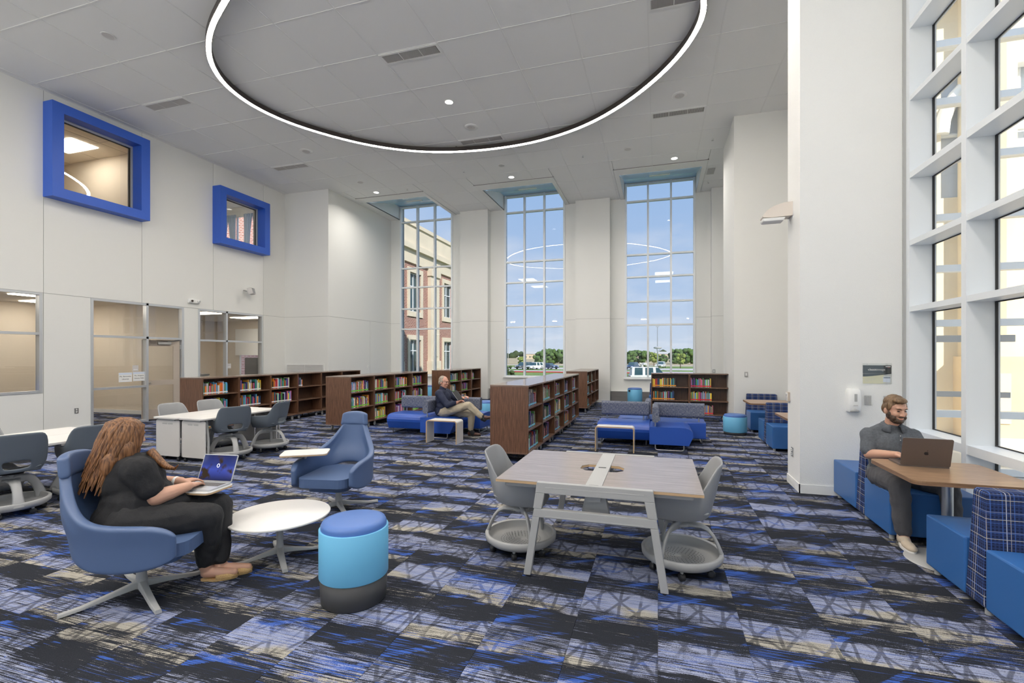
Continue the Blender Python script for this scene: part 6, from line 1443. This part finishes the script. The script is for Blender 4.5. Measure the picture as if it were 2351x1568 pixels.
grow(mb, 'hair', M_HAIRB, t, .006, 3, .004, 30, 4)
mb = MB(); e((.045, 0, -.085), (.062, .060, .042)); e((.082, 0, -.088), (.030, .036, .024)); e((.015, .062, -.045), (.034, .016, .045)); e((.015, -.062, -.045), (.034, .016, .045)); e((.092, 0, -.046), (.016, .032, .008)); e((.05, .05, -.06), (.04, .018, .03)); e((.05, -.05, -.06), (.04, .018, .03))
grow(mb, 'beard', M_BEARD, t, .005, 2, .003, 60, 6)
M_SPACE = mat('laptop_space_grey', (.20, .175, .165), .38, .75)
laptop('grey laptop with dark emblem on the lid on the booth table', (2.165, 4.785, .7405), R(-3 + 180), .345, .245, 104, M_SPACE, M_SPACE, None, True)
# ------------------------------------------------------------------ trees, cars and lamps beyond the windows
def leaf_mat(name, a, b, sc=3.0):
    m, t, p = new_mat(name); g = N(t, 'ShaderNodeTexCoord'); n = N(t, 'ShaderNodeTexNoise', i_Scale=sc, i_Detail=6.0); LK(t, g.outputs['Object'], n.inputs['Vector'])
    r = N(t, 'ShaderNodeValToRGB'); r.color_ramp.elements[0].position = .35; r.color_ramp.elements[0].color = (*a, 1); r.color_ramp.elements[1].position = .68; r.color_ramp.elements[1].color = (*b, 1)
    LK(t, n.outputs[0], r.inputs[0]); LK(t, r.outputs[0], p.inputs['Base Color']); p.inputs['Roughness'].default_value = .9; return m
M_LEAF = leaf_mat('foliage_green', (.030, .065, .018), (.13, .22, .05)); M_LEAFY = leaf_mat('foliage_yellow_green', (.10, .14, .02), (.30, .36, .07)); M_LEAFD = leaf_mat('foliage_dark', (.018, .035, .012), (.07, .10, .03)); M_BARK = mat('bark', (.12, .08, .05), .9)
def lumps(mb, rg, cx, cy, cz, rx, rz, n, r0):
    for k in range(n):
        a = rg.uniform(0, 6.283); q = rg.random()**.5; zz_ = rg.uniform(-.9, .9); w = math.sqrt(max(0, 1 - zz_*zz_ * .9)); x, y, z = cx + math.cos(a)*q*rx*w, cy + math.sin(a)*q*rx*w, cz + zz_*rz; r = r0 * rg.uniform(.6, 1.25)
        o = len(mb.v); mb.ell((x, y, z), (r, r, r * .85), 10, 7)
        for i in range(o, len(mb.v)): v = Vector(mb.v[i]); c = Vector((x, y, z)); mb.v[i] = tuple(c + (v - c) * (1 + .38 * noise.noise(v * (2.2 / r0))))
def tree(name, label, px, dist, H_, wd, m=M_LEAF, seed=1, group='trees beyond the car park', trunk=.3, base=GZ):
    p = at_d(px, 815, dist); t = thing(name, label, 'tree', (p.x, p.y, base), 0, group); rg = random.Random(seed); mb = MB()
    lumps(mb, rg, 0, 0, H_ * (.5 + trunk * .5), wd * .42, H_ * (.5 - trunk * .5), 34, min(wd, H_) * .17); mb.build('crown', m, t, kind=None)
    MB().cyl((0, 0, 0), (.1, 0, H_ * .75), .05 * H_ * .55, .02 * H_, n=8).build('trunk', M_BARK, t); return t
for k, (px, d, h, w, lab) in enumerate(((1239, 178, 4.6, 4.6, 'pale young tree at the left of the grove in the middle window'), (1252, 188, 5.6, 4.5, 'slim green tree between the window bars of the middle window'), (1266, 190, 5.7, 5.2, 'broad green tree right of the bar in the middle window'), (1284, 190, 5.6, 5.8, 'broad green tree at the right edge of the middle window'), (1295, 192, 5.5, 5.0, 'green tree cut by the right frame of the middle window'),
    (1446, 188, 5.2, 5.0, 'green tree at the left edge of the right-hand tall window'), (1462, 192, 5.4, 6.2, 'rounded green tree left of the bar in the right-hand tall window'), (1480, 190, 5.0, 5.0, 'green tree against the bar in the right-hand tall window'), (1519, 186, 4.0, 5.0, 'low green tree behind the lamp post'), (1549, 188, 5.6, 5.2, 'green tree right of the bar in the right-hand tall window'), (1568, 190, 5.6, 5.8, 'green tree behind the yellowing young tree'), (1586, 190, 5.8, 5.4, 'green tree at the right edge of the right-hand tall window'))):
    tree('grove_tree', lab, px, d, h, w, M_LEAF, 20 + k, trunk=.08)
tree('young_tree', 'yellowing young tree alone on the lawn in the right-hand tall window', 1562, 124, 4.1, 2.6, M_LEAFY, 50, 'young lawn trees', .3); tree('young_tree', 'small pale tree just left of the lamp post', 1501, 150, 4.2, 3.0, M_LEAFY, 51, 'young lawn trees', .3); tree('young_tree', 'thin pale tree left of the parked cars in the middle window', 1196, 150, 3.0, 2.4, M_LEAFY, 52, 'young lawn trees', .3)
tree('magnolia', 'dark magnolia at the left edge of the middle window', 1170, 46, 2.5, 1.25, M_LEAFD, 53, None, .05)
for k, px in enumerate((1172, 1184, 1195, 1204)):
    p = at_d(px, 815, 34); t = thing('iris_clump', '%s clump of bright green sword leaves from the left in the middle window' % ORD[k], 'plant', (p.x, p.y, GZ), 0, 'sword-leaved plants'); rg = random.Random(80 + k); mb = MB()
    for j in range(34):
        a = rg.uniform(0, 6.283); L_ = rg.uniform(1.0, 1.75 - k * .12); ln = rg.uniform(.1, .5); w = .05; b = Vector((math.cos(a) * .25 * rg.random(), math.sin(a) * .25 * rg.random(), 0)); u = Vector((math.cos(a), math.sin(a), 0)); s_ = Vector((-u.y, u.x, 0)) * w
        q = b + u * ln * .5 + Vector((0, 0, L_ * .6)); e_ = b + u * ln + Vector((0, 0, L_)); mb.add([tuple(b - s_), tuple(b + s_), tuple(q + s_), tuple(q - s_), tuple(e_)], [(0, 1, 2, 3), (3, 2, 4)])
    mb.build('leaves', M_LEAFY, t)
tl = MB(); rg = random.Random(9)
for k in range(70): x = -520 + k * 15 + rg.uniform(-5, 5); lumps(tl, rg, x, 560 + rg.uniform(-30, 30), GZ + 3, 9, 2.5, 4, 4.5)
o = tl.build('horizon_woods', M_LEAFD); tag(o, 'low dark woods along the horizon behind the fields', 'woods', None, 'stuff')
for k, (px, d) in enumerate(((1212, 430), (1224, 440), (1456, 420), (1474, 425), (1490, 440), (1512, 430), (1530, 445), (1548, 435), (1580, 430))):
    p = at_d(px, 815, d); t = thing('far_house', '%s tiny roofed house on the horizon counted from the left' % (ORD + ('seventh', 'eighth', 'ninth'))[k], 'house', (p.x, p.y, GZ), YAW, 'houses on the horizon')
    MB().box(-3.2, 3.2, -3, 3, 0, 4.6).build('walls', M_STONED, t); mb = MB(); mb.add([(-3.6, -3.4, 4.5), (3.6, -3.4, 4.5), (3.6, 3.4, 4.5), (-3.6, 3.4, 4.5), (-3.6, 0, 6.8), (3.6, 0, 6.8)], [(0, 1, 5, 4), (2, 3, 4, 5), (0, 4, 3), (1, 2, 5), (3, 2, 1, 0)]); mb.build('roof', M_GREYMET, t)
    for x in (-1.8, 1.8): MB().box(x - .5, x + .5, -3.05, -3, 1.2, 2.6).build('window_pane', M_DARKGL, t)
# --- cars
def car(name, label, px, d, rz, paint, L_=4.6, Wd=1.9, H_=1.65, suv=True, group='parked cars'):
    p = at_d(px, 815, d); t = thing(name, label, 'car', (p.x, p.y, GZ + .05), rz, group); hw = Wd / 2
    side = [(-L_/2, .35), (-L_/2 + .02, .75), (-L_/2 + .05, .95), (L_/2 - .95, .98), (L_/2 - .12, .84), (L_/2, .62), (L_/2, .35)]
    mb = MB(); vs = [(x, -hw, z) for x, z in side] + [(x, hw, z) for x, z in side]; n = len(side); mb.add(vs, [tuple(range(n)), tuple(range(2*n-1, n-1, -1))]); mb.add(vs, [(i, n+i, n+(i+1) % n, (i+1) % n) for i in range(n)]); mb.build('body', paint, t, bevel=.07)
    r0 = -L_/2 + (.12 if suv else .75); r1 = L_/2 - 1.35; a = hw * .93; b = hw * .72
    MB().taper((r0, r1 + .25, -a, a), (r0 + (.25 if suv else .45), r1 - .55, -b, b), .93, H_ - .06).build('windows', M_DARKGL, t, bevel=.03)
    MB().taper((r0 + (.20 if suv else .40), r1 - .50, -b*1.02, b*1.02), (r0 + .32 if suv else r0 + .55, r1 - .65, -b*.9, b*.9), H_ - .08, H_).build('roof', paint, t, bevel=.03)
    for f in ((.02, .10), (.36, .44), (.70, .78)):
        x0, x1 = lerp(r0, r1, f[0]), lerp(r0, r1, f[1])
        for sg in (-1, 1): MB().taper((x0, x1, *sorted((sg*a*.97, sg*(a + .012)))), (x0 + .2*(1 - f[0]) - .1, x1 + .2*(1 - f[0]) - .1, *sorted((sg*b*.98, sg*(b + .015)))), .94, H_ - .05).build('pillar', paint, t)
    for x in (-L_*.31, L_*.31):
        for y in (-hw + .08, hw - .08): w = MB().lathe([(.0001, -.1), (.2, -.1), (.22, -.09), (.34, -.1), (.35, .1), (.22, .09), (.2, .1), (.0001, .1)], 20, caps=False).build('wheel', M_BLACKP, t); w.location = (x, y, .35); w.rotation_euler = (R(90), 0, 0); MB().lathe([(.0001, -.112), (.2, -.112), (.21, -.10)], 14, caps=False).build('rim', M_ALU, w); MB().lathe([(.0001, .112), (.2, .112), (.21, .10)], 14, caps=False).build('rim', M_ALU, w)
    for y in (-hw + .28, hw - .28): MB().box(L_/2 - .10, L_/2 + .01, y - .2, y + .2, .66, .78).build('headlight', M_PAPER, t); MB().box(-L_/2 - .01, -L_/2 + .06, y - .16, y + .16, .72, .86).build('tail_light', M_CURB, t)
    MB().box(L_/2 - .02, L_/2 + .02, -.5, .5, .42, .66).build('grille', M_BLACKP, t); return t
P_WHITE = mat('car_paint_white', (.78, .78, .78), .2, coat=.5); P_GREY = mat('car_paint_grey', (.10, .11, .12), .2, coat=.5); P_BLUE = mat('car_paint_blue', (.03, .06, .16), .2, coat=.5)
car('parked_suv', 'dark grey pickup-sized car at the left of the parked cars in the middle window', 1203, 116, R(-110), P_GREY, 5.2, 2.0, 1.75); car('parked_suv', 'white parked crossover in the middle window', 1228, 114, R(-122), P_WHITE, 4.7, 1.9, 1.72); car('parked_sedan', 'dark blue parked sedan right of the bar in the middle window', 1262, 116, R(-35), P_BLUE, 4.8, 1.85, 1.45, False)
car('parked_suv', 'dark blue parked car at the left edge of the right-hand tall window', 1452, 114, R(-105), P_BLUE, 4.8, 1.9, 1.7); car('parked_van', 'white parked car far behind the lamp post', 1517, 128, R(-100), P_WHITE, 5.0, 2.0, 1.7); car('large_suv', 'large white sport utility car just outside the right-hand tall window', 1494, 59, R(12), P_WHITE, 5.4, 2.05, 1.95)
# --- lamp posts
p = at_d(1510, 815, 61); t = thing('lamp_post', 'post-top lamp with disc head behind the large white car', 'street lamp', (p.x, p.y, GZ)); MB().cyl((0, 0, 0), (0, 0, 3.9), .075, .06).build('pole', M_STEEL, t)
for a in (0, 120, 240): MB().tube([(0, 0, 3.85), (.35*math.cos(R(a)), .35*math.sin(R(a)), 4.35)], .025, 6).build('bracket_arm', M_STEEL, t)
MB().lathe([(.0001, 4.34), (.45, 4.36), (.54, 4.45), (.45, 4.56), (.12, 4.62), (.0001, 4.63)], 24, caps=False).build('lamp_head', M_GREYMET, t)
p = at_d(1509.5, 815, 122); t = thing('lamp_pole', 'tall thin car park light pole above the post-top lamp', 'street lamp', (p.x, p.y, GZ)); MB().cyl((0, 0, 0), (0, 0, 10.9), .13, .09).build('pole', M_STEEL, t); MB().box(-.45, .45, -.2, .2, 10.85, 11.0).build('lamp_head', M_GREYMET, t)
p = at_d(1167, 815, 210); t = thing('lamp_pole', 'distant thin pole at the left edge of the middle window', 'street lamp', (p.x, p.y, GZ)); MB().cyl((0, 0, 0), (0, 0, 10.5), .15, .1).build('pole', M_GREYMET, t); MB().box(-.5, .5, -.2, .2, 10.4, 10.6).build('lamp_head', M_GREYMET, t)
p = at_d(1474, 815, 136); mb = MB(); rg = random.Random(4); lumps(mb, rg, 0, 0, .5, 1.6, .5, 26, .45); o = mb.build('rubble_heap', M_PAVE); o.location = (p.x, p.y, GZ); tag(o, 'heap of white broken rubble by the car park', 'rubble', None, 'stuff')
p = Vector((-11.85, 29.0, GZ)); t = thing('corner_shrub', 'dark leafy shrub at the foot of the brick wing', 'shrub', tuple(p)); mb = MB(); lumps(mb, random.Random(6), 0, 0, 1.6, .5, 1.0, 22, .28); mb.build('crown', M_LEAFD, t); MB().cyl((0, 0, 0), (0, 0, 1.4), .05, n=8).build('stem', M_BARK, t)
